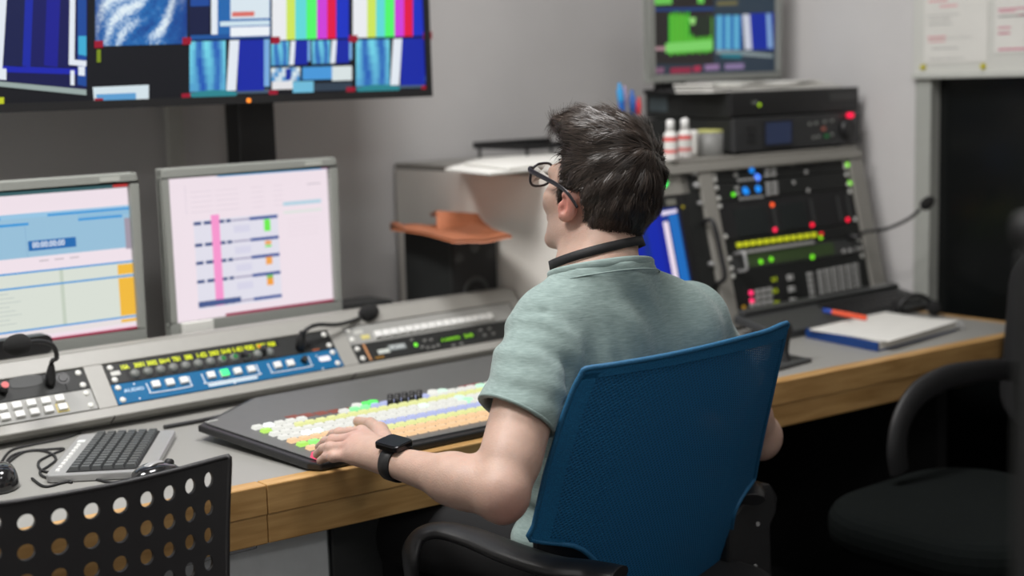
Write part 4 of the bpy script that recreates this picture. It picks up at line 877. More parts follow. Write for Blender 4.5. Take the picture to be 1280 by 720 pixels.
f.add(vv, [(0, 1, 2, 3), (3, 2, 4, 5), (7, 6, 9, 8), (8, 9, 11, 10), (0, 6, 7, 1), (1, 7, 8, 2), (3, 9, 6, 0), (2, 8, 10, 4), (5, 11, 9, 3), (4, 10, 11, 5)])
build('upper_flap', f, 'tile', t, bevel=.0025)
# ------------------------------------------------------------------ on the desk
# sloping black keyboard in front of the rack
t = thing('rack_keyboard', (2.75, 2.2, DZ), 'black control keyboard lying against the foot of the rack behind the notebook', 'keyboard')
F_b = Frame((0, 2.10, .752), (1, 0, 0), (0, .98, .2)); a = F_b.hit(926, 416)[0]
build('case', MB().box(F_b, 2.44, 3.04, .0, .135, -.012, .008), 'darkg', t, bevel=.004)
grid_parts('key', t, F_b, [(2.70+.022*i, .022+.022*j) for j in range(4) for i in range(14)], btn(.018, .018, .006, .0081, F_b), 'blackpl')
build('rear_ridge', MB().box(F_b, 2.45, 3.03, .112, .134, .0082, .020), 'darkg', t, bevel=.003)
build('label_print', MB().box(F_b, 2.93, 3.0, .116, .130, .0202, .0206, S(110, 110, 108)), 'paint', t)
# notebook and paper and pen
NB = [pz(x, y, .742)[:2] for x, y in ((1007, 421), (1097, 439), (1196, 412), (1105, 398))]
def inset(P, k): c = sum(P)/4; return [c+(p-c)*k for p in P]
t = thing('notebook', (*NB[0], DZ), 'blue notebook with white paper on top lying at the right end of the desk', 'notebook')
build('cover', MB().prism(WORLD, [tuple(p) for p in NB], .7405, .743), mat('blue cover', S(22, 62, 125), .5), t)
build('pages', MB().prism(WORLD, [tuple(p) for p in inset(NB, .985)], .7431, .759), 'paper', t)
sp_ = [NB[0], NB[1], NB[1]+(NB[2]-NB[1])*.02, NB[0]+(NB[3]-NB[0])*.02]
build('spine', MB().prism(WORLD, [tuple(p) for p in sp_], .7431, .7605), mat('blue spine', S(16, 58, 120), .45), t, bevel=.0008)
PP = [pz(x, y, .7612)[:2] for x, y in ((1010, 412), (1112, 428), (1201, 402), (1110, 396))]
drape([(1012, 413), (1112, 428), (1160, 414), (1199, 402), (1105, 396)], .7606, 'white loose sheets lying on the blue notebook', th=.003)
F_b2 = None
a = np.array(pz(1029, 388, .783)); b = np.array(pz(1084, 398, .768)); ax = Vector(b-a); 
t = thing('ballpoint_pen', b, 'orange pen with blue cap resting on the black keyboard', 'pen')
f = MB(); f.lathe(b, [(0, 0), (.0052, .001), (.006, .004), (.006, ax.length*.80)], 14, -ax, col=S(235, 85, 45)); build('barrel', f, 'paint', t)
f = MB(); f.lathe(Vector(b)-ax*.80, [(.0055, 0), (.0058, .02), (.0048, ax.length*.2), (0, ax.length*.2+.001)], 14, -ax, col=S(30, 70, 165)); build('cap', f, 'paint', t)
# headset-like black bundle at the far corner
t = thing('headset', pz(1140, 396, DZ), 'black headset lying in the far right corner of the desk', 'headset')
c = np.array(pz(1144, 396, DZ)); hx = np.array([.777, -.629, 0]); hy = np.array([.629, .777, 0])
f = MB(); f.tube([c+hx*(.045*math.cos(a_))+np.array([0, 0, .008+.045*max(0, math.sin(a_))])+hy*.01*math.cos(a_) for a_ in np.linspace(-.1, math.pi+.1, 9)], .006, 8, flat=(1, 1)); build('headband', f, 'blackpl', t)
for s_ in (-1, 1): f = MB(); f.ell(c+hx*.045*s_+np.array([0, 0, .020]), (.014, .018, .019), k=16); build('earpiece', f, 'foam', t)
f = MB(); f.tube([c-hx*.05+np.array([0, 0, .008]), c-hx*.08+hy*.01+np.array([0, 0, .006]), c-hx*.11+np.array([0, 0, .006]), c-hx*.15+hy*.02+np.array([0, 0, .006])], .006, 8); build('cable', f, 'rubber', t)
c = np.array(pz(1199, 412, DZ)); t = thing('paper_clip', c, 'small clear clip lying on the desk right of the notebook', 'clip')
f = MB(); f.tube([c+np.array([0, 0, .002]), c+np.array([.01, .012, .008]), c+np.array([.018, .006, .012]), c+np.array([.006, -.008, .004])], .0022, 8, closed=True); build('clip_wire', f, 'silver', t)
# joystick at the right hand
c = np.array(pz(993, 455, DZ)); t = thing('joystick', c, 'black joystick on a flat black base behind the blue chair', 'joystick')
P = [pz(x, y, .745)[:2] for x, y in ((935, 458), (968, 463), (1015, 450), (985, 444))]
build('base_plate', MB().prism(WORLD, [tuple(p) for p in P], .7405, .748), 'darkg', t, bevel=.001)
c = np.array(pz(981, 450, .748)); f = MB(); f.tube([c, c+np.array([0, 0, .02]), c+np.array([0, 0, .05])], [.012, .008, .012], 12); f.ell(c+np.array([0, 0, .062]), (.016, .016, .022)); build('stick', f, 'rubber', t)
# ---- vision mixer
VX0, VX1 = 1.085, 1.96; VY0, VY1 = 1.905, 2.33
t = thing('vision_mixer', (1.5, 2.1, DZ), 'large flat dark vision mixer with rows of lit keys under the hand of the man', 'vision mixer')
F_v = Frame((0, VY0, .7555), (1, 0, 0), (0, .9992, .04))
def Vh(px, py, w=0): return F_v.hit(px, py, w)
corner = [Vh(247, 531), Vh(383, 577), Vh(401, 578)]
x0v = corner[0][0]
P = [(x0v, VY1-VY0), (x0v, Vh(383, 577)[1]+.02), (x0v+.022, 0), (VX1, -.004), (VX1, VY1-VY0)]
yb_ = Vh(247, 531)[1]
cf = Vh(384, 577.5); cg = Vh(402, 579)
vf = cg[1]
Pm = [(x0v, yb_), cf, cg, (VX1, vf-.03), (VX1, VY1-VY0), (x0v+.16, VY1-VY0)]
build('case', MB().prism(F_v, Pm, -.013, -.0005), 'blackpl', t, bevel=.003)
Pi = [(x0v+.014, yb_-.006), (cf[0]+.013, cf[1]+.008), (cg[0]+.006, cg[1]+.016), (VX1-.01, vf-.014), (VX1-.01, VY1-VY0-.01), (x0v+.165, VY1-VY0-.01)]
build('top_plate', MB().prism(F_v, Pi, -.0004, .0018), mat('mixer face', (.105, .107, .105), .45), t, bevel=.0006)
c, d = Vh(262, 528); build('name_tag', MB().box(F_v, c-.008, c+.014, d-.006, d+.002, .0018, .0026, S(150, 152, 148)), 'paint', t)
kg = glow('mixer key light', 1.08, (.06, .06, .06))
YEc = S(222, 225, 150); WHc = S(224, 224, 216); ORc = S(238, 196, 148); LIc = S(172, 180, 224); GNc = S(140, 240, 160)
# rows: (left px, left py, right px, right py, colours)
rows = [((470, 504), (608, 487), [LIc]*6+[WHc]*8),
        ((348, 530), (610, 494), [YEc]*22),
        ((338, 540), (612, 501), [WHc]*24),
        ((348, 546), (612, 508), [WHc]*24),
        ((372, 549), (612, 516), [ORc]*8+[LIc]*9+[ORc]*6),
        ((384, 556), (614, 522), [YEc]*22),
        ((520, 545), (616, 529), [ORc]*10),
        ((512, 555), (616, 537), [ORc]*10)]
a0, b0_ = Vh(320, 536, .004); keys = []
XK0 = Vh(372, 556, .004)[0]
rowv = [Vh(470, 504, .004)[1], Vh(400, 519, .004)[1], Vh(400, 528.5, .004)[1], Vh(400, 536, .004)[1], Vh(450, 540, .004)[1], Vh(530, 535.5, .004)[1], Vh(530, 543, .004)[1], Vh(530, 551, .004)[1]]
dv = .0235; v_top = .20
def key_col(r, k):
    n = 36
    if r == 7: return WHc if k < 4 else ([LIc]*8+[WHc]*7)[k-9] if 9 <= k < 24 else WHc
    if r == 6: return YEc if k > 2 else WHc
    if r == 5: return WHc
    if r == 4: return WHc if k < 10 or k > 20 else WHc
    if r == 3: return ORc if k < 7 or k > 19 else LIc
    if r == 2: return YEc
    if r == 1: return ORc
    return ORc
special = {(7, 1): S(250, 255, 250), (7, 9): GNc, (7, 10): GNc, (6, 0): S(180, 230, 90), (4, 2): S(255, 255, 255), (4, 3): S(240, 255, 245), (5, 14): S(235, 255, 240), (2, 1): S(150, 240, 120), (2, 23): S(250, 70, 110), (2, 0): S(170, 230, 90), (6, 22): S(225, 255, 240), (7, 22): S(200, 255, 220), (5, 22): S(220, 255, 235)}
pitch = .0212; kw = .0172; nk = 32
cand = []
for r in range(8):
    for k in range(nk):
        u_k = lerp(Vh(402, 567)[0], Vh(322, 537)[0], r/7)+pitch*k; v_k = lerp(Vh(402, 567)[1], Vh(322, 537)[1], r/7)-.0006*k
        if u_k > VX1-.02: continue
        if r == 7 and 5 <= k < 8: continue
        if r < 1 and k < 2: continue
        cand.append((r, k, u_k, v_k, special.get((r, k), key_col(r, k))))
def kkey(c):
    c = (min(1, c[0]), min(1, c[1]), min(1, c[2]), 1)
    def mk_(mb, u, v): mb.box(F_v, u-kw/2, u+kw/2, v-.0075, v+.0075, .0018, .0075, c, 0, .0016)
    return mk_
cand.sort(key=lambda c: (c[1], c[0]))
near, far = cand[:99], cand[99:]
bycol = {}
for c in near: bycol.setdefault(c[4], []).append((c[2], c[3]))
for c, sp in bycol.items(): grid_parts('lit_key', t, F_v, sp, kkey(c), kg)
f = MB()
for c in far: kkey(c[4])(f, c[2], c[3])
o = build('lit_keys', f, kg, t); o['kind'] = 'stuff'
for (x, y) in ((399, 568),): a, b = Vh(x, y, .006); bb = build('pink_key', MB().box(F_v, a-.012, a+.012, b-.008, b+.008, .0018, .0105, S(250, 70, 115), taper=.002), kg, t)
# upper controls
f = MB(); g2 = MB()
for k in range(6): a, b = Vh(366+17.5*k, 521-2.4*k, .002); build('orange_display', MB().box(F_v, a-.011, a+.011, b-.012, b+.010, .0018, .0024, S(140, 62, 38)), 'glow', t)
for (x, y, c) in ((446, 507, WHc), (458, 505, S(70, 250, 90)), (466, 503, S(70, 250, 90)), (541, 490, WHc), (553, 489, S(215, 245, 225)), (574, 497, S(215, 255, 230)), (585, 500, S(180, 250, 200))):
    a, b = Vh(x, y, .006); build('round_key', MB().cyl(F_v, a, b, .011, .0018, .009, c, r1=.009), kg, t)
for k in range(5):
    for j in range(2): a, b = Vh(488+9*k, 497+4*j-1.3*k, .01); build('knob', MB().cyl(F_v, a, b, .0065, .0018, .016, r1=.0055), 'blackpl', t)
a, b = Vh(590, 480, .003); build('red_display', MB().box(F_v, a-.03, a+.02, b-.003, b+.003, .0018, .0024, S(150, 30, 45)), 'glow', t)
# ---- compact keyboard
kc = [np.array(pz(x, y, .752)[:2]) for x, y in ((104, 538), (217, 543), (180, 594), (68, 590))]
d1 = (kc[0]-kc[3]+kc[1]-kc[2])/2; d2 = (kc[1]-kc[0]+kc[2]-kc[3])/2; L1, L2 = np.linalg.norm(d1), np.linalg.norm(d2)
e1 = np.array([*d1/L1, 0]); e2 = np.array([e1[1], -e1[0], 0]); cen = sum(kc)/4
F_q = Frame((cen[0], cen[1], .749), e2, e1)               # u across, v along the long side away from the camera
t = thing('keyboard', (cen[0], cen[1], DZ), 'compact silver keyboard with black keys lying beside two mice', 'keyboard')
hw, hl = L2/2, L1/2
f = MB(); f.rrect(F_q, -hw, hw, -hl, hl, .012, -.008, .004); build('case', f, 'silver', t, bevel=.002)
build('key_bed', MB().box(F_q, -hw+.030, hw-.026, -hl+.012, hl-.008, .0041, .0050), 'blackm', t)
nkx, nky = 6, 15; gw = (2*hw-.060)/nkx; gl = (2*hl-.026)/nky
sp = [(-hw+.032+gw*(i+.5), -hl+.015+gl*(j+.5)) for j in range(nky) for i in range(nkx)]
grid_parts('key', t, F_q, sp, btn(gw*.86, gl*.84, .006, .0051, F_q, taper=.0014), mat('dark grey keys', (.075, .08, .082), .4))
grid_parts('media_key', t, F_q, [(-hw+.014, -hl+.03+.02*k) for k in range(9)], btn(.007, .011, .0015, .004, F_q, taper=.0005), 'btn')
build('side_label', MB().box(F_q, -hw+.008, -hw+.02, hl-.06, hl-.045, .0041, .0046, S(225, 228, 225)), 'paint', t)
# ---- mice and cables
def mouse(c, heading, lab, m1, m2, L=.105, W_=.06, Hh=.034):
    t = thing('computer_mouse', c, lab, 'mouse')
    h = Vector((math.cos(heading), math.sin(heading), 0)); s_ = Vector((-h.y, h.x, 0)); f = MB(); n1, n2 = 20, 12; vs = []; fs = []
    for j in range(n2+1):
        for i in range(n1):
            an = 2*math.pi*i/n1; r = math.cos(j/n2*math.pi/2)**.55 if j < n2 else 0; z = Hh*math.sin(j/n2*math.pi/2)
            x = math.cos(an)*r*L/2; y = math.sin(an)*r*W_/2*(1-.12*math.cos(an)); vs.append(Vector(c)+h*(x-.1*z)+s_*y+Vector((0, 0, .0015+z*(1-.25*max(0, math.cos(an))*r))))
    for j in range(n2):
        for i in range(n1): fs.append((j*n1+i, j*n1+(i+1) % n1, (j+1)*n1+(i+1) % n1, (j+1)*n1+i))
    fs.append(tuple(range(n1))[::-1]); f.add(vs, fs, smooth=True); build('shell', f, m1, t)
    f = MB(); p = Vector(c)+h*L*.27+Vector((0, 0, Hh*.80)); f.lathe(p-s_*.004, [(0, 0), (.007, 0), (.007, .008), (0, .008)], 14, s_); build('scroll_wheel', f, 'rubber', t)
    if m2: f = MB(); f.tube([Vector(c)+h*L*q_+Vector((0, 0, z_)) for q_, z_ in ((.1, Hh+.0005), (-.1, Hh+.002), (-.3, Hh*.86), (-.42, Hh*.6))], .0075, 8, flat=(.3, 1)); build('silver_strip', f, m2, t)
    return t
gl_black = mat('glossy black', (.010, .010, .011), .15, coat=.5)
mouse(pz(-4, 608, DZ), math.radians(75), 'glossy black mouse at the left edge beside the perforated chair', gl_black, None, .11, .066, .038)
mouse(pz(197, 603, DZ), math.radians(20), 'black and silver mouse peeking over the perforated chair beside the keyboard', gl_black, 'silver', .10, .058, .030)
def cable(pts, r, lab, z=None, cat='cable'):
    f = MB(); f.tube([pz(p[0], p[1], DZ+r) for p in pts], r, 7, sub=8)
    return tag(build('cable', f, 'rubber'), lab, cat, 'thin black cables on the desk')
cable([(5, 584), (12, 572), (24, 566), (45, 563), (62, 566), (70, 574), (60, 583), (50, 590), (58, 597), (90, 603)], .0022, 'thin black cable looping from the left mouse in front of the keyboard')
cable([(8, 580), (30, 565), (56, 562), (80, 561), (60, 570), (48, 578), (52, 588), (68, 591)], .0022, 'thin black cable crossing in a loop left of the keyboard')
cable([(40, 598), (56, 608), (80, 603), (110, 598), (140, 603), (165, 598)], .0022, 'thin black cable running along the near side of the keyboard to the silver mouse')
cable([(2, 577), (14, 563), (40, 556), (80, 548), (100, 541)], .0022, 'thin black cable running from the left mouse behind the keyboard')
cable([(205, 534), (270, 522), (330, 508), (400, 494), (470, 488), (540, 478), (600, 470)], .004, 'black cable lying along the foot of the console behind the mixer')
# ------------------------------------------------------------------ chairs
def hit_surf(px, py, fn, it=12):
    y = 1.5
    for _ in range(it): p = pyy(px, py, y); y = .5*y+.5*fn(p[0], p[2])
    return np.array(pyy(px, py, y))
def interp(keys, n):
    """resample a px polyline at n parameters given (t, x, y) knots"""
    out = []
    for i in range(n):
        t = i/(n-1)*keys[-1][0]
        for a, b in zip(keys, keys[1:]):
            if t <= b[0]+1e-9: k = (t-a[0])/(b[0]-a[0]); out.append((lerp(a[1], b[1], k), lerp(a[2], b[2], k))); break
    return out
def swivel_base(t, cx, cy, zseat, m='blackpl', rad=.30, rot=0):
    f = MB(); f.lathe((cx, cy, .07), [(0, 0), (.035, 0), (.035, .05), (.028, .06), (.028, zseat-.2), (.02, zseat-.2), (.02, zseat-.085), (0, zseat-.085)], 18); build('gas_lift', f, m, t)
    for k in range(5):
        a = 2*math.pi*k/5+rot; d = np.array([math.cos(a), math.sin(a), 0]); c = np.array([cx, cy, 0])
        f = MB(); f.tube([c+d*.03+np.array([0, 0, .10]), c+d*.16+np.array([0, 0, .09]), c+d*rad+np.array([0, 0, .072])], [.022, .018, .014], 8, flat=(1, 1.3)); lg = build('leg', f, m, t)
        f = MB(); pr = np.array([-d[1], d[0], 0]); e = c+d*rad+np.array([0, 0, .0275])
        for s_ in (-1, 1): f.lathe(e+pr*(.006 if s_ > 0 else -.026), [(0, 0), (.027, 0), (.027, .02), (0, .02)], 16, pr)
        f.lathe(e+np.array([0, 0, .012]), [(0, 0), (.008, 0), (.008, .034), (0, .034)], 8); build('caster', f, m, lg)
chair = thing('office_chair', (1.50, 1.68, 0), 'office chair with tall blue mesh back that the man sits on', 'chair')
XC = 1.50
def ysurf(x, z): return 1.395+.40*(.95-z)+1.05*(x-XC)**2
NT, NS = 36, 22
Lk = interp([(0, 732, 461), (.06, 722, 474), (.2, 704, 520), (.45, 682, 592), (.7, 668, 655), (.78, 663, 677), (.81, 700, 679), (.84, 722, 683), (.90, 743, 700), (.97, 757, 725), (1.08, 772, 790)], NT)
Rk = interp([(0, 983, 407), (.06, 980, 424), (.2, 969, 470), (.45, 953, 545), (.66, 941, 603), (.72, 930, 616), (.79, 917, 640), (.86, 913, 668), (.95, 917, 715), (1.08, 920, 780)], NT)
G_ = []
for j in range(NT):
    row = []
    for i in range(NS+1):
        s_ = i/NS; x = lerp(Lk[j][0], Rk[j][0], s_); y = lerp(Lk[j][1], Rk[j][1], s_)
        y += (1-j/NT)**6*(6*math.sin(math.pi*s_)*.9 - (3 if s_ > .93 else 0))*(1 if j < 6 else 0)
        row.append(hit_surf(x, y, ysurf))
    G_.append(row)
def nrm_at(j, i):
    a = G_[min(j+1, NT-1)][i]-G_[max(j-1, 0)][i]; b = G_[j][min(i+1, NS)]-G_[j][max(i-1, 0)]; n = np.cross(a, b); n /= np.linalg.norm(n); return n if n[1] < 0 else -n
f = MB(); vs = []; 
for L_ in (0, 1):
    for j in range(NT):
        for i in range(NS+1): vs.append(G_[j][i]+nrm_at(j, i)*(-.0035*L_))
fs = []; m_ = NT*(NS+1)
for j in range(NT-1):
    for i in range(NS): a = j*(NS+1)+i; fs.append((a, a+1, a+NS+2, a+NS+1)); fs.append((m_+a, m_+a+NS+1, m_+a+NS+2, m_+a+1))
f.add(vs, fs, smooth=True); bk = build('backrest', f, 'mesh', chair)
edge = [G_[j][0] for j in range(NT-1, 0, -2)]+[G_[0][i] for i in range(0, NS+1, 2)]+[G_[j][NS] for j in range(1, NT, 2)]
f = MB(); f.tube(edge, .0042, 8, sub=3); build('piping', f, 'bluehem', bk)
f = MB(); vs = []; fs = []
for L_ in (0, 1):
    for j in (0, 1, 2, 3):
        for i in range(NS+1): vs.append(G_[j][i]+nrm_at(j, i)*(.0022 if L_ == 0 else .0008))
m_ = 4*(NS+1)
for j in range(2):
    for i in range(NS): a = j*(NS+1)+i; fs.append((a, a+1, a+NS+2, a+NS+1))
f.add(vs, fs, smooth=True); build('top_hem', f, 'blueband', bk)
# hidden metal hoop behind the fabric edge
hp = [G_[j][0]+np.array([.012, .012, 0]) for j in range(26, 2, -3)]+[G_[1][i]+np.array([0, .010, -.010]) for i in range(1, NS, 3)]+[G_[j][NS]+np.array([-.012, .012, 0]) for j in range(3, 24, 3)]
for side_, i0 in ((0, 0),):
    f = MB(); vs = []; fs = []
    for j in range(1, 27):
        for i in range(3): vs.append(G_[j][i0+i]+nrm_at(j, i0+i)*.0022)
    for j in range(25):
        for i in range(2): a = j*3+i; fs.append((a, a+1, a+4, a+3))
    f.add(vs, fs, smooth=True); build('side_hem', f, 'blueband', bk)
F_y = Frame((0, 1.590, 0))
P = hitq(F_y, [(668, 668), (725, 672), (800, 700), (800, 800), (672, 800)])
f = MB(); f.prism(F_y, P, -.008, .006); build('lumbar_bracket', f, 'blackpl', chair, bevel=.006)
F_y2 = Frame((0, 1.605, 0))
P = hitq(F_y2, [(905, 650), (925, 622), (940, 604), (958, 603), (967, 618), (965, 640), (958, 655), (960, 720), (962, 800), (905, 800)])
f = MB(); f.prism(F_y2, P, -.03, .012); br = build('side_bracket', f, 'blackpl', chair, bevel=.007)
for (x, y) in ((947, 655), (944, 708)):
    a, b = F_y2.hit(x, y, .012); f = MB(); f.cyl(F_y2, a, b, .004, .010, .0135); build('screw', f, 'silver', br)
f = MB(); c = np.array(pyy(950, 622, 1.57)); f.tube([c+np.array([-.02, -.0, .0]), c+np.array([0, .03, .008]), c+np.array([.02, .15, .012]), c+np.array([.022, .27, .006]), c+np.array([.02, .30, -.04]), c+np.array([.01, .24, -.17]), c+np.array([0, .15, -.20])], [.02, .024, .024, .022, .018, .016, .016], 12, flat=(.55, 1.1)); build('armrest', f, 'blackpl', chair)
# left armrest loop
def wp(px, py, z): return np.array(pz(px, py, z))
A0 = [wp(775, 719, .640), wp(735, 713, .640), wp(690, 708, .645), wp(640, 692, .652), wp(590, 672, .660), wp(550, 663, .664), wp(522, 672, .655), wp(513, 700, .625), wp(522, 745, .56), wp(560, 800, .50), wp(620, 830, .46)]
f = MB(); f.tube(A0, [.020, .022, .024, .024, .022, .020, .018, .017, .016, .015, .015], 14, flat=(.58, 1.35), sub=7); build('armrest', f, 'blackpl', chair)
f = MB(); f.rrect(WORLD, 1.27, 1.76, 1.47, 1.94, .09, .455, .525, k=6); seat = build('seat', f, 'blackm', chair, bevel=.018, segs=3)
f = MB(); f.wbox(1.42, 1.60, 1.5, 1.8, .40, .4549); build('tilt_mechanism', f, 'blackpl', chair, bevel=.006)
swivel_base(chair, 1.51, 1.68, .485)
# ---- perforated chair in the lower left
F_h = Frame((0, 1.72, 0))
def ch_surf(x, z): return 1.735-.28*(.86-z)*.5 - 1.1*max(0, (.70-x))**2*.6 + .9*(max(0, x-.74))**2*-1.0
pc = thing('perforated_chair', (.68, 1.9, 0), 'black chair with round holes through its backrest, lower left corner', 'chair')
# backrest: a curved plastic shell with a grid of round holes
cols = []
pxc = [-160, -118, -78, -36, 5, 47, 87, 127, 163, 195, 224, 249, 271]
topk = lambda x: np.interp(x, [-190, 0, 80, 150, 220, 288], [640, 632, 619, 606, 589, 571])
def hy(x, r): return np.interp(x, [-160, 33, 75, 115, 151, 184, 212, 238, 261], [664, 653, 646, 639, 632, 624.5, 616.5, 608, 600])+r*np.interp(x, [-160, 33, 151, 261], [38.2, 37.5, 36.5, 34.5])
hx_ = [-118, -77, -36, 0-9, 33, 75, 115, 151, 184, 212, 238, 261]
hx_ = [-140, -96, -52, -9, 33, 75, 115, 151, 184, 212, 238, 261]
bnd = [-165]+[(a+b)/2 for a, b in zip(hx_, hx_[1:])]+[274]
NR = 8
f = MB()
def PS(px, py): return hit_surf(px, py, ch_surf)
TH = np.array([0, .006, 0])
def quadface(p, q, r, s__):
    b = len(f.v)
def shell_patch(poly):
    n = len(poly); V = [p for p in poly]; f.add(V, [tuple(range(n))], smooth=False)
layers = []
for L_ in (0, 1):
    off = TH*L_
    for c in range(len(hx_)):
        for r in range(NR):
            x0, x1 = bnd[c], bnd[c+1]; xc = hx_[c]
            def yy(x, rr): return hy(x, rr)
            yt0 = (topk(x0) if r == 0 else hy(x0, r-.5)); yt1 = (topk(x1) if r == 0 else hy(x1, r-.5)); yb0, yb1 = hy(x0, r+.5), hy(x1, r+.5)
            yc = hy(xc, r); rx = np.interp(xc, [33, 151, 261], [11.6, 9.6, 5.4]); ry = np.interp(xc, [33, 151, 261], [10.4, 10.2, 9.6]); n8 = 16; sk = -.12
            cor = [(x1, yc+0.0), (x1, yt1), (xc, (yt0+yt1)/2), (x0, yt0), (x0, yc), (x0, yb0), (xc, (yb0+yb1)/2), (x1, yb1)]
            # outer ring sampled on the cell border, inner ring on the hole
            outer = []; inner = []
            for k in range(n8):
                a = 2*math.pi*k/n8; i0 = int(a/(math.pi/4)); fr_ = a/(math.pi/4)-i0; p = cor[i0 % 8]; q_ = cor[(i0+1) % 8]
                outer.append((lerp(p[0], q_[0], fr_), lerp(p[1], q_[1], fr_))); ix = xc+rx*math.cos(a); inner.append((ix, yc-ry*math.sin(a)+sk*(ix-xc)*1.2))
            O_ = [PS(*p)+off for p in outer]; I_ = [PS(*p)+off for p in inner]
            fs = [(k, (k+1) % n8, n8+(k+1) % n8, n8+k) for k in range(n8)]
            if L_: fs = [t_[::-1] for t_ in fs]
            f.add(O_+I_, fs, smooth=False)
            if L_ == 0:
                I2 = [p+TH for p in I_]; f.add(I_+I2, [(k, (k+1) % n8, n8+(k+1) % n8, n8+k) for k in range(n8)], smooth=True)
    # plain margin on the right side
    M_ = 12; vs = []
    for j in range(M_+1):
        y0 = lerp(topk(274), hy(274, NR-.5), j/M_); 
        xe = np.interp(j/M_, [0, .15, .4, 1], [288, 286, 284, 287]); ye = y0-(xe-274)*.25+(2 if j == 0 else 0)
        vs += [PS(274, y0)+off, PS((274+xe)/2, (y0+ye)/2)+off, PS(xe, ye)+off]
    fs = []
    for j in range(M_):
        for i in range(2): a = j*3+i; fs.append((a, a+1, a+4, a+3) if L_ == 0 else (a, a+3, a+4, a+1))
    f.add(vs, fs)
rimp = [PS(x, topk(x))+TH/2 for x in np.linspace(-165, 284, 16)]+[PS(287.5, 575)+TH/2, PS(287, 600)+TH/2, PS(285, 660)+TH/2, PS(285, 760)+TH/2, PS(287, 880)+TH/2]
f.tube(rimp, .0042, 8, sub=3)
build('backrest', f, mat('black perforated plastic', (.012, .011, .012), .42, var=.1, scale=90), pc)
f = MB(); f.rrect(WORLD, .50, .94, 1.72, 2.12, .06, .44, .452); build('seat', f, 'blackpl', pc, bevel=.003)
for (x, y, x2, y2) in ((.53, 2.08, .50, 2.12), (.91, 2.08, .94, 2.12)): f = MB(); f.tube([(x, y, .44), (x2, y2, 0)], .011, 10, sub=1); build('leg', f, 'chrome', pc)
for (x, x2) in ((.53, .50), (.91, .94)): f = MB(); f.tube([(x, 1.70, .60), (x, 1.72, .44), (x2, 1.66, 0.003)], .011, 10, sub=4); build('leg', f, 'chrome', pc)
# ---- dark armchair on the right
ac = thing('armchair', (2.62, 1.5, 0), 'dark padded swivel armchair turned sideways at the right end of the desk', 'chair')
def ay(px, py, y): return np.array(pyy(px, py, y))
yA = 1.70
arm = [ay(1124, 590, yA), ay(1121, 560, yA), ay(1127, 525, yA), ay(1146, 494, yA), ay(1178, 474, yA), ay(1212, 466, yA), ay(1250, 462, yA), ay(1300, 466, yA)]
f = MB(); f.tube(arm, [.020, .022, .022, .022, .021, .019, .018, .018], 14, flat=(1.3, .6), sub=7); build('armrest', f, 'rubber', ac)
f = MB(); f.tube([p+np.array([-.0, -.42, 0]) for p in arm], [.026, .028, .028, .028, .026, .024, .023, .022], 14, flat=(.9, .55), sub=7)
cs = ay(1190, 625, 1.49)
f = MB(); sx0 = ay(1108, 620, 1.5)[0]+.06; f.rrect(WORLD, sx0, sx0+.50, 1.30, 1.76, .16, .43, .515, k=8); build('seat', f, mat('dark grey upholstery', (.0055, .0072, .0070), .95, var=.2, scale=100, spec=.1), ac, bevel=.035, segs=4)
f = MB(); Fb2 = Frame((sx0+.62, 1.53, .0), (0, 1, 0), (.12, 0, 1)); f.rrect(Fb2, -.22, .22, .56, .95, .08, -.03, .03); build('backrest', f, 'cloth', ac, bevel=.02, segs=3)
f = MB(); f.tube([(sx0+.30, 1.49, .425), (sx0+.5, 1.49, .42), (sx0+.64, 1.51, .46), (sx0+.72, 1.53, .66)], .018, 10, flat=(.6, 1.6)); build('back_bar', f, 'blackpl', ac)
swivel_base(ac, sx0+.25, 1.49, .50, rot=.3)
# ---- dark cabinet close to the camera on the right
c = pz(1262, 330, 1.18); kx = 0
fg0 = np.array(pyy(1264, 400, .50)); 
cab = thing('equipment_cabinet', (fg0[0]+.3, .3, 0), 'dark equipment cabinet standing close to the camera at the right border', 'cabinet')
FX = fg0[0]
zc2 = pyy(1264, 268, .50)[2]
build('body', MB().wbox(FX, FX+.5, .02, .50, .03, zc2-.02), 'charcoal', cab, bevel=.008)
build('top_panel', MB().wbox(FX-.002, FX+.502, .018, .502, zc2-.0195, zc2), 'blackpl', cab, bevel=.006)
build('door', MB().wbox(FX-.016, FX-.0005, .04, .48, .05, zc2-.04), 'blackm', cab, bevel=.003)
for (x, y) in ((.03, .06), (.47, .06), (.03, .46), (.47, .46)): build('foot', MB().cyl(WORLD, FX+x, y, .02, 0, .03, k=12), 'rubber', cab)
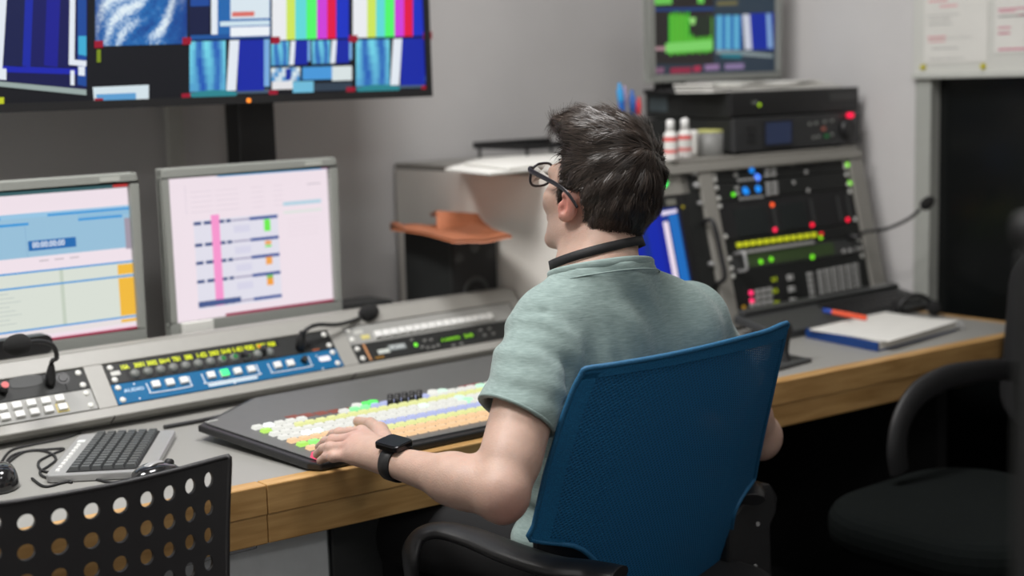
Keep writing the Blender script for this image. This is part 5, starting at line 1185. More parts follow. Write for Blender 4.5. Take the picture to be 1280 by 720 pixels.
# ------------------------------------------------------------------ the seated man, grown as one surface from a distance field
class Field:
    def __init__(s, lo, hi, h):
        s.lo = np.array(lo, float); s.h = h; s.n = np.ceil((np.array(hi)-s.lo)/h).astype(int)+1
        s.F = np.full(s.n, .06, np.float32); s.ax = [s.lo[i]+h*np.arange(s.n[i]) for i in range(3)]
    def sub(s, lo, hi):
        a = np.clip(np.floor((np.array(lo)-s.lo)/s.h).astype(int), 0, s.n-1); b = np.clip(np.ceil((np.array(hi)-s.lo)/s.h).astype(int)+1, 1, s.n)
        sl = tuple(slice(a[i], max(b[i], a[i])) for i in range(3))
        g = np.meshgrid(*[s.ax[i][sl[i]] for i in range(3)], indexing='ij', sparse=True); return sl, g
    def comb(s, sl, d, k, op):
        A = s.F[sl]; d = d.astype(np.float32)
        if op == 'sub':
            h_ = np.clip(.5-.5*(A+d)/k, 0, 1); s.F[sl] = A*(1-h_)+(-d)*h_+k*h_*(1-h_)
        else:
            h_ = np.clip(.5+.5*(A-d)/k, 0, 1); s.F[sl] = A*(1-h_)+d*h_-k*h_*(1-h_)
    def cap(s, a, b, ra, rb, k=.015, op='add', flat=None):
        a = np.array(a, float); b = np.array(b, float); m = max(ra, rb)+k+.03
        sl, (x, y, z) = s.sub(np.minimum(a, b)-m, np.maximum(a, b)+m)
        if s.F[sl].size == 0: return
        ba = b-a; L2 = ba@ba+1e-12
        t = np.clip(((x-a[0])*ba[0]+(y-a[1])*ba[1]+(z-a[2])*ba[2])/L2, 0, 1)
        dx, dy, dz = x-a[0]-t*ba[0], y-a[1]-t*ba[1], z-a[2]-t*ba[2]
        q = dx*dx+dy*dy+dz*dz
        if flat is not None:       # flat = (axis, factor>1 squashes along the axis)
            ax, fc = np.array(flat[0], float), flat[1]; ax /= np.linalg.norm(ax); pr = dx*ax[0]+dy*ax[1]+dz*ax[2]; q = q+pr*pr*(fc*fc-1)
        s.comb(sl, np.sqrt(q)-(ra+(rb-ra)*t), k, op)
    def ell(s, c, r, R=None, k=.015, op='add'):
        c = np.array(c, float); r = np.array(r, float); m = r.max()+k+.03; sl, (x, y, z) = s.sub(c-m, c+m)
        if s.F[sl].size == 0: return
        R = np.eye(3) if R is None else R
        X = [x-c[0], y-c[1], z-c[2]]; P = [(R[0, i]*X[0]+R[1, i]*X[1]+R[2, i]*X[2]) for i in range(3)]
        k0 = np.sqrt(sum((P[i]/r[i])**2 for i in range(3))); k1 = np.sqrt(sum((P[i]/r[i]**2)**2 for i in range(3)))+1e-9
        s.comb(sl, k0*(k0-1)/k1, k, op)
    def plane(s, p, n, k=.004):
        """keep the side the normal points away from"""
        n = np.array(n, float)/np.linalg.norm(n); sl, (x, y, z) = s.sub(s.lo, s.lo+s.h*s.n)
        d = (x-p[0])*n[0]+(y-p[1])*n[1]+(z-p[2])*n[2]; s.F = np.maximum(s.F, d.astype(np.float32))
    def mesh(s):
        F = s.F; S_ = F < 0; n = s.n
        c8 = [(i, j, k) for i in (0, 1) for j in (0, 1) for k in (0, 1)]
        def V(A, c): return A[c[0]:n[0]-1+c[0], c[1]:n[1]-1+c[1], c[2]:n[2]-1+c[2]]
        an = np.zeros(n-1, bool); al = np.ones(n-1, bool)
        for c in c8: v = V(S_, c); an |= v; al &= v
        act = an & ~al; idx = np.argwhere(act); vid = np.full(n-1, -1, np.int32); vid[act] = np.arange(len(idx))
        vals = {c: F[idx[:, 0]+c[0], idx[:, 1]+c[1], idx[:, 2]+c[2]] for c in c8}
        pos = np.zeros((len(idx), 3)); cnt = np.zeros(len(idx))
        for a in c8:
            for d in range(3):
                if a[d]: continue
                b = list(a); b[d] = 1; b = tuple(b); va, vb = vals[a], vals[b]; m = (va < 0) != (vb < 0)
                t = va[m]/(va[m]-vb[m]); p = np.tile(np.array(a, float), (m.sum(), 1)); p[:, d] += t; pos[m] += p; cnt[m] += 1
        P = (idx+pos/cnt[:, None])*s.h+s.lo; Q = []
        for d in range(3):
            o1, o2 = [(1, 2), (2, 0), (0, 1)][d]
            sl0 = [slice(1, -1)]*3; sl0[d] = slice(0, -1); sl1 = list(sl0); sl1[d] = slice(1, None)
            A = S_[tuple(sl0)]; B = S_[tuple(sl1)]
            e = np.argwhere(A != B); 
            if not len(e): continue
            fl = A[e[:, 0], e[:, 1], e[:, 2]]; e = e+1; e[:, d] -= 1
            def g(a, b): q = e.copy(); q[:, o1] -= a; q[:, o2] -= b; return vid[q[:, 0], q[:, 1], q[:, 2]]
            q = np.stack([g(1, 1), g(0, 1), g(0, 0), g(1, 0)], 1); q[~fl] = q[~fl][:, ::-1]; Q.append(q)
        Q = np.concatenate(Q); Q = Q[(Q >= 0).all(1)]
        return P, Q
def keep_largest(P, Q):
    par = np.arange(len(P))
    for _ in range(200):
        m = par[Q].min(1); new = par.copy()
        for c in range(4): np.minimum.at(new, Q[:, c], m)
        new = new[new]
        if (new == par).all(): break
        par = new
    lab = par; u_, c_ = np.unique(lab, return_counts=True); big = u_[c_.argmax()]
    kv = lab == big; mp = np.cumsum(kv)-1; return P[kv], mp[Q[kv[Q[:, 0]]]]
def smooth(P, Q, it=2, lam=.5):
    for _ in range(it):
        acc = np.zeros_like(P); cnt = np.zeros(len(P))
        for a, b in ((0, 1), (1, 2), (2, 3), (3, 0)):
            np.add.at(acc, Q[:, a], P[Q[:, b]]); np.add.at(cnt, Q[:, a], 1); np.add.at(acc, Q[:, b], P[Q[:, a]]); np.add.at(cnt, Q[:, b], 1)
        P = P*(1-lam)+lam*acc/np.maximum(cnt, 1)[:, None]
    return P
def put(name, P, Q, m, parent, vcol=None):
    wl = np.array(WLOC[parent.name]); me = bpy.data.meshes.new(name); me.from_pydata((P-wl).tolist(), [], Q.tolist()); me.materials.append(M[m] if isinstance(m, str) else m)
    me.polygons.foreach_set('use_smooth', [True]*len(Q))
    if vcol is not None:
        ca = me.color_attributes.new('Col', 'FLOAT_COLOR', 'POINT'); ca.data.foreach_set('color', np.concatenate([vcol, np.ones((len(P), 1))], 1).ravel())
    me.update(); return link(name, me, parent, tuple(wl))
V3 = lambda *a: np.array(a, float)
# ---- joints
SL = np.array(pyy(689, 410, 1.600)); SR = np.array(pyy(861, 405, 1.600))
EL = np.array(pz(627, 616, .786)); WL = np.array(pz(498, 579, .798))
ER = np.array(pz(950, 545, .705)); WR = V3(1.72, 1.86, .775)
HO = np.array(pyy(709, 257, 1.645)); 
yaw, pit, rol = math.radians(90), math.radians(15), math.radians(1)
def rotm():
    fwd = V3(math.cos(yaw)*math.cos(pit), math.sin(yaw)*math.cos(pit), math.sin(pit)); rt = np.cross(fwd, (0, 0, 1)); rt /= np.linalg.norm(rt); up = np.cross(rt, fwd)
    up2 = up*math.cos(rol)+rt*math.sin(rol); rt2 = np.cross(fwd, up2); return np.stack([rt2, fwd, up2], 1)
RH = rotm(); HO = HO+RH@V3(.068, 0, 0)               # middle of the head between the ears
HS = .93
def hl_(x, y, z): return HO+RH@V3(x, y, z)*HS
NB_ = np.array(pyy(750, 326, 1.60))                   # base of the neck
man = thing('person', (1.50, 1.62, 0), 'man in grey-green t-shirt and glasses seated facing away, left hand on the mixer', 'person')
# ---- body: head, neck, shoulders, both arms, hands
B = Field((1.00, 1.33, .62), (1.98, 2.08, 1.33), .0025)
def head(Fd):
    E = lambda c, r, k=.02, op='add': Fd.ell(hl_(*c), np.array(r)*HS, RH, k, op)
    C = lambda a, b, ra, rb, k=.015, op='add': Fd.cap(hl_(*a), hl_(*b), ra, rb, k, op)
    E((0, -.014, .045), (.073, .094, .078)); E((0, .030, -.005), (.062, .064, .085), .025); E((0, .042, -.055), (.050, .046, .045), .02)
    C((-.052, .000, -.040), (-.022, .075, -.088), .016, .014, .02); C((.052, .000, -.040), (.022, .075, -.088), .016, .014, .02)
    E((0, .084, -.088), (.020, .016, .015), .015)
    C((-.036, .082, .030), (.036, .082, .030), .012, .012, .015)
    C((0, .090, .020), (0, .112, -.022), .008, .011, .012); E((-.012, .102, -.028), (.008, .009, .007), .006); E((.012, .102, -.028), (.008, .009, .007), .006)
    C((-.045, .066, -.010), (-.036, .078, -.022), .016, .014, .02); C((.045, .066, -.010), (.036, .078, -.022), .016, .014, .02)
    for s_ in (-1, 1): E((s_*.031, .097, .010), (.015, .012, .010), .008, 'sub')
    for s_ in (-1, 1): E((s_*.031, .081, .010), (.0125, .0125, .0125), .003)
    C((-.020, .097, -.052), (.020, .097, -.052), .005, .005, .006); C((-.016, .096, -.060), (.016, .096, -.060), .006, .006, .006)
    for s_ in (-1, 1):
        Ra = RH@np.array(Matrix.Rotation(s_*math.radians(-28), 3, 'Z'))@np.array(Matrix.Rotation(math.radians(-10), 3, 'X'))
        Fd.ell(hl_(s_*.077, -.006, .002), (.0068, .0155, .0255), Ra, .006)
        Fd.ell(hl_(s_*.084, -.000, .003), (.0060, .0085, .0145), Ra, .004, 'sub')
        Fd.cap(hl_(s_*.078, .003, -.019), hl_(s_*.077, .000, -.022), .006, .005, .006)
        Fd.cap(hl_(s_*.080, .006, .000), hl_(s_*.080, .009, -.010), .004, .004, .004)
head(B)
nk0 = hl_(0, -.030, -.035)
B.cap(nk0, NB_+V3(0, 0, -.02), .047, .056, .02); B.cap(hl_(0, .02, -.06), NB_+V3(0, .045, -.01), .034, .040, .02)
for s_, Sh in ((-1, SL), (1, SR)):
    B.cap(NB_+V3(0, -.01, -.03), lerp(NB_, Sh, .75)+V3(0, -.005, -.010), .036, .034, .03)
B.cap(NB_+V3(0, 0, -.06), V3(1.50, 1.63, .86), .060, .10, .04)
def arm(Sh, El, Wr, side):
    ax = (El-Sh)/np.linalg.norm(El-Sh)
    o_ = r_*(-.010 if side < 0 else 0)
    B.cap(Sh+o_, El, .041, .037, .02); B.cap(lerp(Sh, El, .35)+o_*.7, lerp(Sh, El, .8)+o_*.2, .0405, .0405, .02)
    B.ell(El-V3(0, .004, .012), (.020, .021, .026), None, .02)
    fd = (Wr-El)/np.linalg.norm(Wr-El)
    B.cap(El, lerp(El, Wr, .45), .032, .036, .02); B.cap(lerp(El, Wr, .3), Wr, .037, .0245, .02, flat=((0, 0, 1), 1.1))
arm(SL, EL, WL, -1); arm(SR, ER, WR, 1)
def hand(Wr, kn, pips, tips, thumb, up=.010):
    """kn: four knuckles index..little"""
    for i in range(4): B.cap(Wr+(kn[i]-Wr)*.15, kn[i], .0165, .0118, .016)
    for i in range(3): B.cap(lerp(Wr, (kn[i]+kn[i+1])/2, .35), (kn[i]+kn[i+1])/2-V3(0, .006, .004), .016, .011, .012)
    rr = ((.0092, .0080, .0070), (.0095, .0082, .0072), (.0090, .0078, .0068), (.0080, .0070, .0062))
    for i in range(4):
        d = lerp(pips[i], tips[i], .52)+V3(0, 0, .0035); r = rr[i]
        B.cap(kn[i], pips[i], r[0]+.001, r[0], .006); B.ell(pips[i], (r[0]*1.03,)*3, None, .004); B.cap(pips[i], d, r[0]-.0006, r[1], .004); B.cap(d, tips[i], r[1], r[2], .004)
    a, b, c = thumb; B.cap(lerp(Wr, a, .2), a, .017, .0145, .014); B.cap(a, b, .013, .0105, .008); B.cap(b, c, .0102, .0085, .005)
# left hand on the mixer, palm down, fingers towards the wall; little finger nearest the camera
kn = [np.array(pz(452, 541, .808)), np.array(pz(443, 549, .808)), np.array(pz(441, 559, .802)), np.array(pz(441, 570, .792))]
pip = [np.array(pz(424, 542, .799)), np.array(pz(416, 551, .801)), np.array(pz(413, 560, .797)), np.array(pz(417, 571, .788))]
tip = [np.array(pz(410, 549, .776)), np.array(pz(399, 559, .775)), np.array(pz(396, 568, .776)), np.array(pz(400, 576, .776))]
hand(WL+V3(0, .004, 0), kn, pip, tip, (np.array(pz(474, 539, .790)), np.array(pz(463, 530, .784)), np.array(pz(447, 527, .778))))
# right hand resting on the desk, hidden behind the man
wr = WR; kn = [wr+V3(-.035+.022*i, .085-.004*abs(i-1), .008) for i in range(4)]; pip = [k+V3(-.002+.002*i, .034, .004) for i, k in enumerate(kn)]; tip = [p+V3(0, .030, -.030) for p in pip]
for q in tip: q[2] = .773
kn[0:0] = []
hand(wr, kn, pip, tip, (wr+V3(-.035, .035, -.008), wr+V3(-.052, .062, -.012), wr+V3(-.055, .088, -.014)))
P, Q = B.mesh(); P, Q = keep_largest(P, Q); P = smooth(P, Q, 2)
base = np.array([.50, .335, .265])*1.0; C_ = np.tile(base, (len(P), 1))
def tint(c, r, col, amt):
    w_ = np.exp(-((P-np.array(c))**2).sum(1)/(2*r*r))[:, None]*amt; C_[:] = C_*(1-w_)+np.array(col)*w_
tint(hl_(-.082, -.004, .004), .020, (.62, .20, .16), .75); tint(hl_(.082, -.004, .004), .020, (.62, .20, .16), .7); tint(hl_(0, .1, -.056), .009, (.55, .28, .24), .6)
for s_ in (-1, 1): tint(hl_(s_*.031, .095, .010), .006, (.05, .04, .035), .9); tint(hl_(s_*.032, .096, .034), .008, (.05, .035, .03), .7)
tint(EL-V3(.01, .03, .02), .024, (.48, .22, .18), .6)
C_[:] = C_*(1+.0*C_)
for i in range(4): pass
hand_c = np.array(pz(440, 556, .795)); tint(hand_c, .05, (.54, .35, .295), .7)
for k_ in (np.array(pz(441, 559, .802)), np.array(pz(443, 549, .808))): tint(k_, .012, (.54, .29, .245), .5)
body = put('body', P, Q, 'skin', man, C_)
del B
# ---- t-shirt
T_ = Field((1.17, 1.36, .52), (1.90, 1.90, 1.13), .0035)
mid = (SL+SR)/2+V3(0, .01, -.075)
T_.cap(SL+V3(.012, 0, -.008), SR+V3(-.012, 0, -.008), .060, .060, .03)
T_.ell(mid+V3(0, .015, -.03), (.158, .112, .160), None, .05); T_.ell((mid[0]-.005, 1.672, .73), (.134, .108, .17), None, .05); T_.ell((mid[0]+.0, 1.715, .60), (.140, .110, .10), None, .05)
T_.ell(mid+V3(-.075, -.068, .045), (.06, .042, .08), None, .05); T_.ell(mid+V3(.085, -.068, .035), (.06, .042, .08), None, .05)
T_.cap(NB_+V3(0, -.002, .035), NB_+V3(0, -.004, -.03), .0615, .066, .02); T_.cap(NB_+V3(0, -.008, -.03), NB_+V3(0, .01, -.10), .064, .085, .04)
for Sh in (SL, SR): T_.cap(NB_+V3(0, -.008, -.028), lerp(NB_, Sh, .92)+V3(0, -.004, .0), .038, .050, .045)
hl0 = np.array(pz(646, 520, .90)); 
def sleeve(Sh, El, tt):
    d = (El-Sh)/np.linalg.norm(El-Sh); hp = lerp(Sh, El, tt)-(r_*.010 if Sh is SL else 0); T_.cap(Sh, hp, .056, .053, .03); T_.cap(lerp(Sh, hp, .4), hp+d*.03, .056, .053, .03); return hp, d
hpL, dL = sleeve(SL, EL, .565); hpR, dR = sleeve(SR, ER, .50)
# belly roll of cloth beside the chair back
c = np.array(pyy(655, 676, 1.66)); T_.ell(c+V3(.035, .0, .0), (.045, .05, .032), None, .02)
sl, (x, y, z) = T_.sub(T_.lo, T_.lo+T_.h*T_.n)
inner = T_.F.copy()
# folds
def wave(x, y, z, d, f_, ph, am): return am*np.sin((x*d[0]+y*d[1]+z*d[2])*f_+ph)
warp = .5*np.sin(x*31+z*17)+.5*np.sin(z*43-y*29)
fold = .0034*np.sin((z*.8+x*.6)*95+warp*1.5)*np.exp(-(((x-1.36)**2+(z-.90)**2)/.010))
fold = fold+.0030*np.sin((z-.25*x)*120+warp*1.2)*np.exp(-((z-.66)**2)/.004)
fold = fold+.0024*np.sin((x*.9+z*.45)*80+warp*1.8)
sle = np.exp(-(((x-1.26)**2+(y-1.54)**2)/.0045)); fold = fold+.0016*np.sin((z*1.0+x*.5)*190+warp*2.2)*sle
# vertical drag line from the armpit
fold = fold+.006*np.exp(-((x-SL[0]-.045-.12*(.98-z))**2)/.00012)*np.exp(-((z-.90)**2)/.006)*np.exp(-((y-1.5)**2)/.01)
def seg_d(a, b):
    a = np.array(a); b = np.array(b); d_ = b-a; L2 = d_@d_; t = np.clip(((x-a[0])*d_[0]+(y-a[1])*d_[1]+(z-a[2])*d_[2])/L2, 0, 1)
    return np.sqrt((x-a[0]-t*d_[0])**2+(y-a[1]-t*d_[1])**2+(z-a[2]-t*d_[2])**2)
fold = fold+.010*np.exp(-(seg_d(pyy(704, 420, 1.545), pyy(697, 540, 1.50))/.013)**2)
fold = fold+.004*np.exp(-(seg_d(pyy(738, 420, 1.515), pyy(731, 500, 1.515))/.006)**2)
for (xa, ya, xb, yb) in ((646, 385, 672, 380), (655, 391, 676, 385), (664, 397, 682, 391)): fold = fold+.0045*np.exp(-(seg_d(pyy(xa, ya, 1.585), pyy(xb, yb, 1.56))/.0055)**2)
for (xa, ya, xb, yb) in ((640, 440, 690, 455), (625, 475, 680, 500), (690, 400, 697, 440), (640, 415, 676, 420)): fold = fold+.0028*np.exp(-(seg_d(pyy(xa, ya, 1.52), pyy(xb, yb, 1.51))/.010)**2)
T_.F = (T_.F+fold).astype(np.float32)
sh_ = T_.F.copy()
T_.F = np.maximum(sh_, -(sh_+.009)).astype(np.float32)
# cut hem, sleeves and neck
def cut_sleeve(hp, d, cen, rad=.12):
    near = ((x-hp[0])**2+(y-hp[1])**2+(z-hp[2])**2) < rad**2
    pl = (x-hp[0])*d[0]+(y-hp[1])*d[1]+(z-hp[2])*d[2]; side = (x-cen)*(1 if d[0] > 0 else -1) > 0
    T_.F = np.where(near & side, np.maximum(T_.F, pl), T_.F).astype(np.float32)
dL = dL-r_*.14+w_*.32; dL /= np.linalg.norm(dL)
cut_sleeve(hpL, dL*1.0, SL[0]+.010, .13); cut_sleeve(hpR, dR, SR[0]+.0, .13)
T_.F = np.maximum(T_.F, (.555-z)+0*x+0*y).astype(np.float32)
NC = NB_+V3(0, -.004, -.012); nd = V3(.06, .26, .96); nd /= np.linalg.norm(nd)
ndist = (x-NC[0])*nd[0]+(y-NC[1])*nd[1]+(z-NC[2])*nd[2]
rad2 = np.sqrt(np.maximum((x-NC[0])**2+(y-NC[1]-.01)**2+(z-NC[2])**2-ndist**2, 0))
T_.F = np.maximum(T_.F, np.minimum(ndist-.000, .095-rad2)*(1)).astype(np.float32)
P, Q = T_.mesh(); P, Q = keep_largest(P, Q); P = smooth(P, Q, 3)
shirt = put('t_shirt', P, Q, 'shirt', man)
# collar rib: ring where the cut meets the cloth
b1 = np.cross(nd, V3(1, 0, 0)); b1 /= np.linalg.norm(b1); b2 = np.cross(nd, b1)
dd = (P-NC)@nd; sel = P[np.abs(dd) < .0045]; rel = sel-NC; ang = np.arctan2(rel@b2, rel@b1); rr_ = np.hypot(rel@b1, rel@b2)
ring = []
for k in range(28):
    a = -math.pi+2*math.pi*(k+.5)/28; dlt = np.abs((ang-a+math.pi) % (2*math.pi)-math.pi); mk_ = (dlt < .14) & (rr_ < .11)
    R0 = np.percentile(rr_[mk_], 60) if mk_.sum() > 3 else .068
    ring.append((a, R0))
Rs = np.array([r for _, r in ring]); Rs = (Rs+np.roll(Rs, 1)+np.roll(Rs, -1))/3
pts = [NC+(b1*math.cos(a)+b2*math.sin(a))*(Rs[i]-.001)-nd*.001 for i, (a, _) in enumerate(ring)]
f = MB(); f.tube(pts, .0062, 8, closed=True, sub=3, flat=(1.3, .6)); f.tube([p+(p-NC)*.12-nd*.013 for p in pts], .0012, 6, closed=True, sub=3); build('collar', f, 'shirt', shirt)
# sleeve hem edge
for hp, d, nm in ((hpL, dL, 'l'), (hpR, dR, 'r')):
    q1 = np.cross(d, V3(0, 0, 1)); q1 /= np.linalg.norm(q1); q2 = np.cross(d, q1); cc_ = hp-d*.003
    rel = P-cc_; m = (np.abs(rel@d) < .005) & (np.linalg.norm(rel, axis=1) < .085); s2_ = rel[m]
    if m.sum() > 20:
        ang = np.arctan2(s2_@q2, s2_@q1); rd = np.hypot(s2_@q1, s2_@q2); pts = []
        for k in range(20):
            a = -math.pi+2*math.pi*(k+.5)/20; mm = np.abs((ang-a+math.pi) % (2*math.pi)-math.pi) < .2
            r0 = np.percentile(rd[mm], 75) if mm.sum() > 2 else .058; pts.append(r0)
        pts = np.array(pts); pts = (pts+np.roll(pts, 1)+np.roll(pts, -1))/3
        f = MB(); f.tube([cc_+(q1*math.cos(-math.pi+2*math.pi*(k+.5)/20)+q2*math.sin(-math.pi+2*math.pi*(k+.5)/20))*(pts[k]-.001) for k in range(20)], .0028, 6, closed=True, sub=3)
        build('sleeve_hem', f, 'shirt', shirt)
del T_
# ---- trousers and shoes
L_ = Field((1.10, 1.42, .0), (1.90, 2.42, .68), .007)
L_.ell((1.50, 1.70, .60), (.150, .10, .075), None, .04)
KL, KR = V3(1.34, 2.02, .575), V3(1.66, 2.02, .575)
for s_, Kn in ((-1, KL), (1, KR)):
    hip = V3(1.50+s_*.09, 1.70, .590); an = Kn+V3(s_*.02, .10, -.49)
    L_.cap(hip, Kn, .080, .060, .03); L_.cap(Kn, an, .058, .046, .02)
L_.F = np.maximum(L_.F, .075-np.meshgrid(*L_.ax, indexing='ij', sparse=True)[2]).astype(np.float32)
P, Q = L_.mesh(); P, Q = keep_largest(P, Q); put('trousers', smooth(P, Q, 2), Q, 'cloth', man)
for s_, Kn in ((-1, KL), (1, KR)):
    an = Kn+V3(s_*.02, .10, -.49); g = Field((an[0]-.08, an[1]-.12, -.01), (an[0]+.08, an[1]+.25, .14), .005)
    g.cap(an+V3(0, -.02, -.045), an+V3(0, .16, -.050), .040, .036, .02); g.cap(an+V3(0, 0, 0), an+V3(0, .06, -.03), .042, .035, .03)
    g.F = np.maximum(g.F, .003-np.meshgrid(*g.ax, indexing='ij', sparse=True)[2]).astype(np.float32)
    P, Q = g.mesh(); put('shoe', smooth(P, Q, 1), Q, 'rubber', man)
# ---- hair: a cap grown over the skull, then thousands of strands
Hf = Field(HO-.17, HO+.19, .0028)
EH = lambda c, r, k=.02, op='add': Hf.ell(hl_(*c), np.array(r)*HS, RH, k, op)
EH((-.002, -.014, .057), (.0775, .096, .088)); EH((0, -.062, .018), (.060, .034, .050), .03); EH((-.006, .058, .108), (.052, .044, .026), .03); EH((-.008, .01, .116), (.060, .07, .028), .03)
EH((-.004, -.046, -.030), (.048, .028, .028), .03)
for s_ in (-1, 1): Hf.cap(hl_(s_*.072, .016, .03), hl_(s_*.071, .015, .0), .009, .004, .012)
sl, (x, y, z) = Hf.sub(Hf.lo, Hf.lo+Hf.h*Hf.n)
rx, ry, rz = x-HO[0], y-HO[1], z-HO[2]
lx = rx*RH[0, 0]+ry*RH[1, 0]+rz*RH[2, 0]; ly = rx*RH[0, 1]+ry*RH[1, 1]+rz*RH[2, 1]; lz = rx*RH[0, 2]+ry*RH[1, 2]+rz*RH[2, 2]
lx = lx/HS; ly = ly/HS; lz = lz/HS
def hbound(lx, ly, lz):
    """negative where hair grows: above the nape line, around the ears and behind the temples"""
    nape = -.044+np.clip((ly+.09)/.07, 0, 1)*.022           # lower edge behind the ears
    face = np.where(ly > .020, np.clip((ly-.020)/.026, 0, 1.)*.105-.005, -1.)
    earh = .024-np.sqrt((ly+.010)**2+((lz-.002)*.85)**2)
    earh = np.where(np.abs(lx) > .045, earh, -1.)
    low = np.where(ly > -.015, .0-lz-.010, nape-lz)
    return np.maximum(np.maximum(low, face-lz), earh)
bd_ = hbound(lx, ly, lz)
Hf.F = np.maximum(Hf.F, bd_*.8).astype(np.float32)
# carve out the head so that the hair is a shell
Hd = Field(HO-.17, HO+.19, .0028); Hd.ell(hl_(0, -.014, .045), np.array((.071, .092, .076))*HS, RH)
tuft = .0022*np.sin(lx*160+6*np.sin(ly*30))*np.sin(ly*70+lz*55+3*np.sin(lx*40))+.0016*np.sin(ly*150+lz*120+lx*60)
Hf.F = np.maximum(Hf.F+tuft, -(Hd.F+.004)).astype(np.float32)
P, Q = Hf.mesh(); P, Q = keep_largest(P, Q); P = smooth(P, Q, 2)
hair = put('hair', P, Q, 'hair', man)
# normals and outer points
N_ = np.zeros_like(P); fn = np.cross(P[Q[:, 2]]-P[Q[:, 0]], P[Q[:, 3]]-P[Q[:, 1]])
for c in range(4): np.add.at(N_, Q[:, c], fn)
N_ /= np.linalg.norm(N_, axis=1)[:, None]+1e-9
cen = hl_(0, -.014, .045); outv = ((P-cen)*N_).sum(1) > .02
idx = np.where(outv)[0]; rs = np.random.RandomState(5)
W0 = hl_(.012, -.082, .108)                            # the whorl
def flow(p, n):
    d = p-W0; r = np.linalg.norm(d, axis=1, keepdims=True)+1e-6; d = d/r
    l = (p-HO)@RH; fwd = RH[:, 1]; dn = -RH[:, 2]
    top = np.clip((l[:, 2:3]-.06)/.05, 0, 1)*np.clip((l[:, 1:2]+.05)/.04, 0, 1)
    side = 1-np.clip((l[:, 2:3]-.02)/.06, 0, 1)
    swirl = np.cross(n, d)*.35*np.exp(-(r/.05)**2)
    d = d+swirl+top*(fwd*.9-RH[:, 0]*.25)+side*(dn*.8)
    d = d-(d*n).sum(1, keepdims=True)*n; return d/(np.linalg.norm(d, axis=1, keepdims=True)+1e-6)
NSTR = 17000
ii = idx[rs.randint(0, len(idx), NSTR)]; p0 = P[ii]+rs.normal(0, .0012, (NSTR, 3)); n0 = N_[ii]
lm = (p0-HO)@RH
ln = (.010+.022*np.clip((lm[:, 2]+.02)/.12, 0, 1))*rs.uniform(.7, 1.25, NSTR); clump = np.sin(lm[:, 0]*210+lm[:, 1]*130)*np.sin(lm[:, 1]*190+lm[:, 2]*160)
d0 = flow(p0, n0); jit = rs.normal(0, .10, (NSTR, 3)); d0 = d0+jit+np.cross(n0, d0)*clump[:, None]*.28; d0 = d0-(d0*n0).sum(1, keepdims=True)*n0; d0 /= np.linalg.norm(d0, axis=1)[:, None]
endl = (p0+d0*ln[:, None]-HO)@RH/HS; fr0 = np.clip((lm[:, 1]-.045)/.03, 0, 1)*np.clip((lm[:, 2]-.07)/.03, 0, 1)
over = (hbound(endl[:, 0], endl[:, 1], endl[:, 2]) > 0)&(fr0 < .6); ln = np.where(over, ln*.3, ln)
lift = rs.uniform(.0006, .0030, NSTR)+.0012*clump; wv = np.cross(n0, d0); segs = 4; pts = []
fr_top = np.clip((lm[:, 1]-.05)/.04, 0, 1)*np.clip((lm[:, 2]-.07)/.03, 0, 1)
for k in range(segs+1):
    t = k/segs; curve = -(ln*t)**2/(2*.095)
    c = p0+d0*(ln*t)[:, None]+n0*(curve+lift*math.sin(math.pi*min(1, t*.9+.1))+fr_top*.006*t)[:, None]; w_ = .00055*(1-t*.75); pts.append((c-wv*w_, c+wv*w_))
VV = np.stack([np.stack(q, 1) for q in pts], 1).reshape(-1, 3); b_ = np.arange(NSTR)*(2*(segs+1))
QQ = np.concatenate([np.stack([b_+2*k, b_+2*k+1, b_+2*k+3, b_+2*k+2], 1) for k in range(segs)])
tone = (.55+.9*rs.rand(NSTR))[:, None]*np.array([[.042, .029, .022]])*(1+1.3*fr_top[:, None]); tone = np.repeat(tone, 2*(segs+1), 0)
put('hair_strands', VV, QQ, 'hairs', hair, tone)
# ---- glasses
gl_t = mat('dark glasses frame', (.014, .012, .016), .3)
f = MB()
def rim(s_):
    P_ = []
    for k in range(20):
        a = 2*math.pi*k/20; ca, sa = math.cos(a), math.sin(a); X_ = .0255*math.copysign(abs(ca)**.75, ca); Z_ = .0195*math.copysign(abs(sa)**.75, sa)
        P_.append(hl_(s_*.034+X_*1.02, .120-.35*abs(s_*.034+X_)**1.6*1.2, .015+Z_*1.03))
    return P_
for s_ in (-1, 1): f.tube(rim(s_), .0021, 8, closed=True, sub=3)
f.tube([hl_(-.009, .120, .018), hl_(0, .122, .022), hl_(.009, .120, .018)], .002, 8)
gs = build('glasses', f, gl_t, man)
for s_ in (-1, 1):
    f = MB(); f.tube([hl_(s_*.0600, .112, .028), hl_(s_*.0740, .104, .029), hl_(s_*.0790, .050, .029), hl_(s_*.0830, .010, .028), hl_(s_*.0835, -.012, .022), hl_(s_*.078, -.030, .006)], [.0028, .0032, .0028, .0024, .0024, .0020], 8, flat=(1.5, .7)); build('temple', f, gl_t, gs)
    P_ = rim(s_); f = MB(); f.add([p+RH@V3(0, -.0004, 0) for p in P_]+[p+RH@V3(0, .0006, 0) for p in P_], [tuple(range(20)), tuple(range(20, 40))[::-1]]); build('lens', f, 'glass', gs)
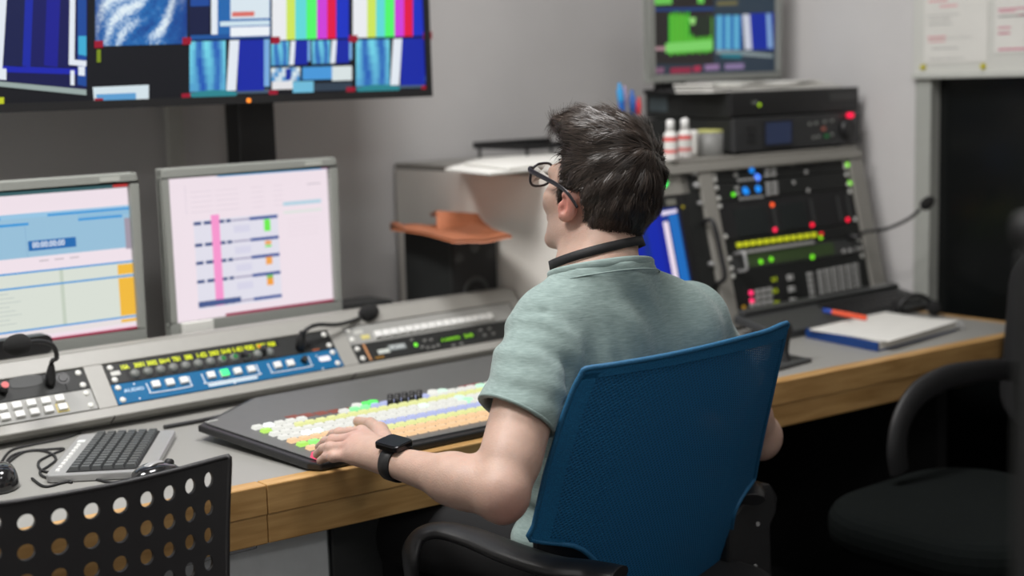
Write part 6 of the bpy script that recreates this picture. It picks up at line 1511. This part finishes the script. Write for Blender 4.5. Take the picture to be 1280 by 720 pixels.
# ---- lanyard
f = MB(); ring = []
lc = NB_+V3(0, -.006, .017); ln_ = V3(-.05, .30, .95); ln_ /= np.linalg.norm(ln_); l1 = np.cross(ln_, V3(1, 0, 0)); l1 /= np.linalg.norm(l1); l2 = np.cross(ln_, l1)
bodyP = np.array([v.co[:] for v in body.data.vertices])+np.array(WLOC['person'])
rel = bodyP-lc; m = (np.abs(rel@ln_) < .004) & (np.linalg.norm(rel, axis=1) < .12); s2_ = rel[m]; ang = np.arctan2(s2_@l2, s2_@l1); rd = np.hypot(s2_@l1, s2_@l2)
rr2 = []
for k in range(28):
    a = -math.pi+2*math.pi*(k+.5)/28; mm = np.abs((ang-a+math.pi) % (2*math.pi)-math.pi) < .15; rr2.append(rd[mm].max() if mm.sum() else .062)
rr2 = np.array(rr2); rr2 = (rr2+np.roll(rr2, 1)+np.roll(rr2, -1))/3
pts = []
for k in range(28):
    a = -math.pi+2*math.pi*(k+.5)/28; p = lc+(l1*math.cos(a)+l2*math.sin(a))*(min(rr2[k], .10)+.0022); pts.append(p)
vs = []; upv = ln_
for k in range(28): o = (pts[k]-lc)/np.linalg.norm(pts[k]-lc); vs += [pts[k]-upv*.0075+o*.001, pts[k]+upv*.0065, pts[k]+upv*.0065+o*.0014, pts[k]-upv*.0075+o*.0026]
fs = []
for k in range(28):
    k2 = (k+1) % 28
    for q in range(4): fs.append((k*4+q, k2*4+q, k2*4+(q+1) % 4, k*4+(q+1) % 4))
f.add(vs, fs, smooth=True); build('lanyard', f, mat('black lanyard ribbon', (.012, .012, .013), .7, bump=.3, bscale=900), man)
# ---- watch on the left wrist
ax = (kn[0]*0+WL-EL); ax = ax/np.linalg.norm(ax)
wc = np.array(pz(491, 581, .800)); wc = lerp(EL, WL, 1.03)
upw = V3(-.10, -.12, 1.); upw = upw-ax*(upw@ax); upw /= np.linalg.norm(upw); sd = np.cross(ax, upw)
rel = bodyP-wc; 
def wr_rad(a):
    d = upw*math.cos(a)+sd*math.sin(a); m = (np.abs(rel@ax) < .008) & (np.linalg.norm(rel, axis=1) < .06); q = rel[m]; dirs = (q-np.outer(q@ax, ax)); rr__ = np.linalg.norm(dirs, axis=1); cs_ = (dirs@d)/(rr__+1e-9); mm = cs_ > .93
    return rr__[mm].max() if mm.sum() else .03
wt = MB(); vs = []; fs = []
NW = 28
for k in range(NW):
    a = 2*math.pi*k/NW; d = upw*math.cos(a)+sd*math.sin(a); r = wr_rad(a)
    for (o, w_) in ((.0006, -.0105), (.0006, .0105), (.0028, .0095), (.0028, -.0095)): vs.append(wc+d*(r+o)+ax*w_)
for k in range(NW):
    k2 = (k+1) % NW
    for q in range(4): fs.append((k*4+q, k2*4+q, k2*4+(q+1) % 4, k*4+(q+1) % 4))
wt.add(vs, fs, smooth=True); watch = build('wristwatch_strap', wt, 'rubber', man)
F_w = Frame(wc+upw*(wr_rad(0)+.0005), sd, ax)
if F_w.n@upw < 0: F_w = Frame(wc+upw*(wr_rad(0)+.0005), -sd, ax)
f = MB(); f.rrect(F_w, -.0195, .0195, -.023, .023, .008, -.001, .0085); build('watch_case', f, mat('dark watch case', (.03, .03, .032), .2, metal=.8), watch, bevel=.002)
f = MB(); f.rrect(F_w, -.0175, .0175, -.021, .021, .007, .0086, .0092); build('watch_glass', f, mat('watch glass', (.004, .004, .005), .3, spec=.3), watch)
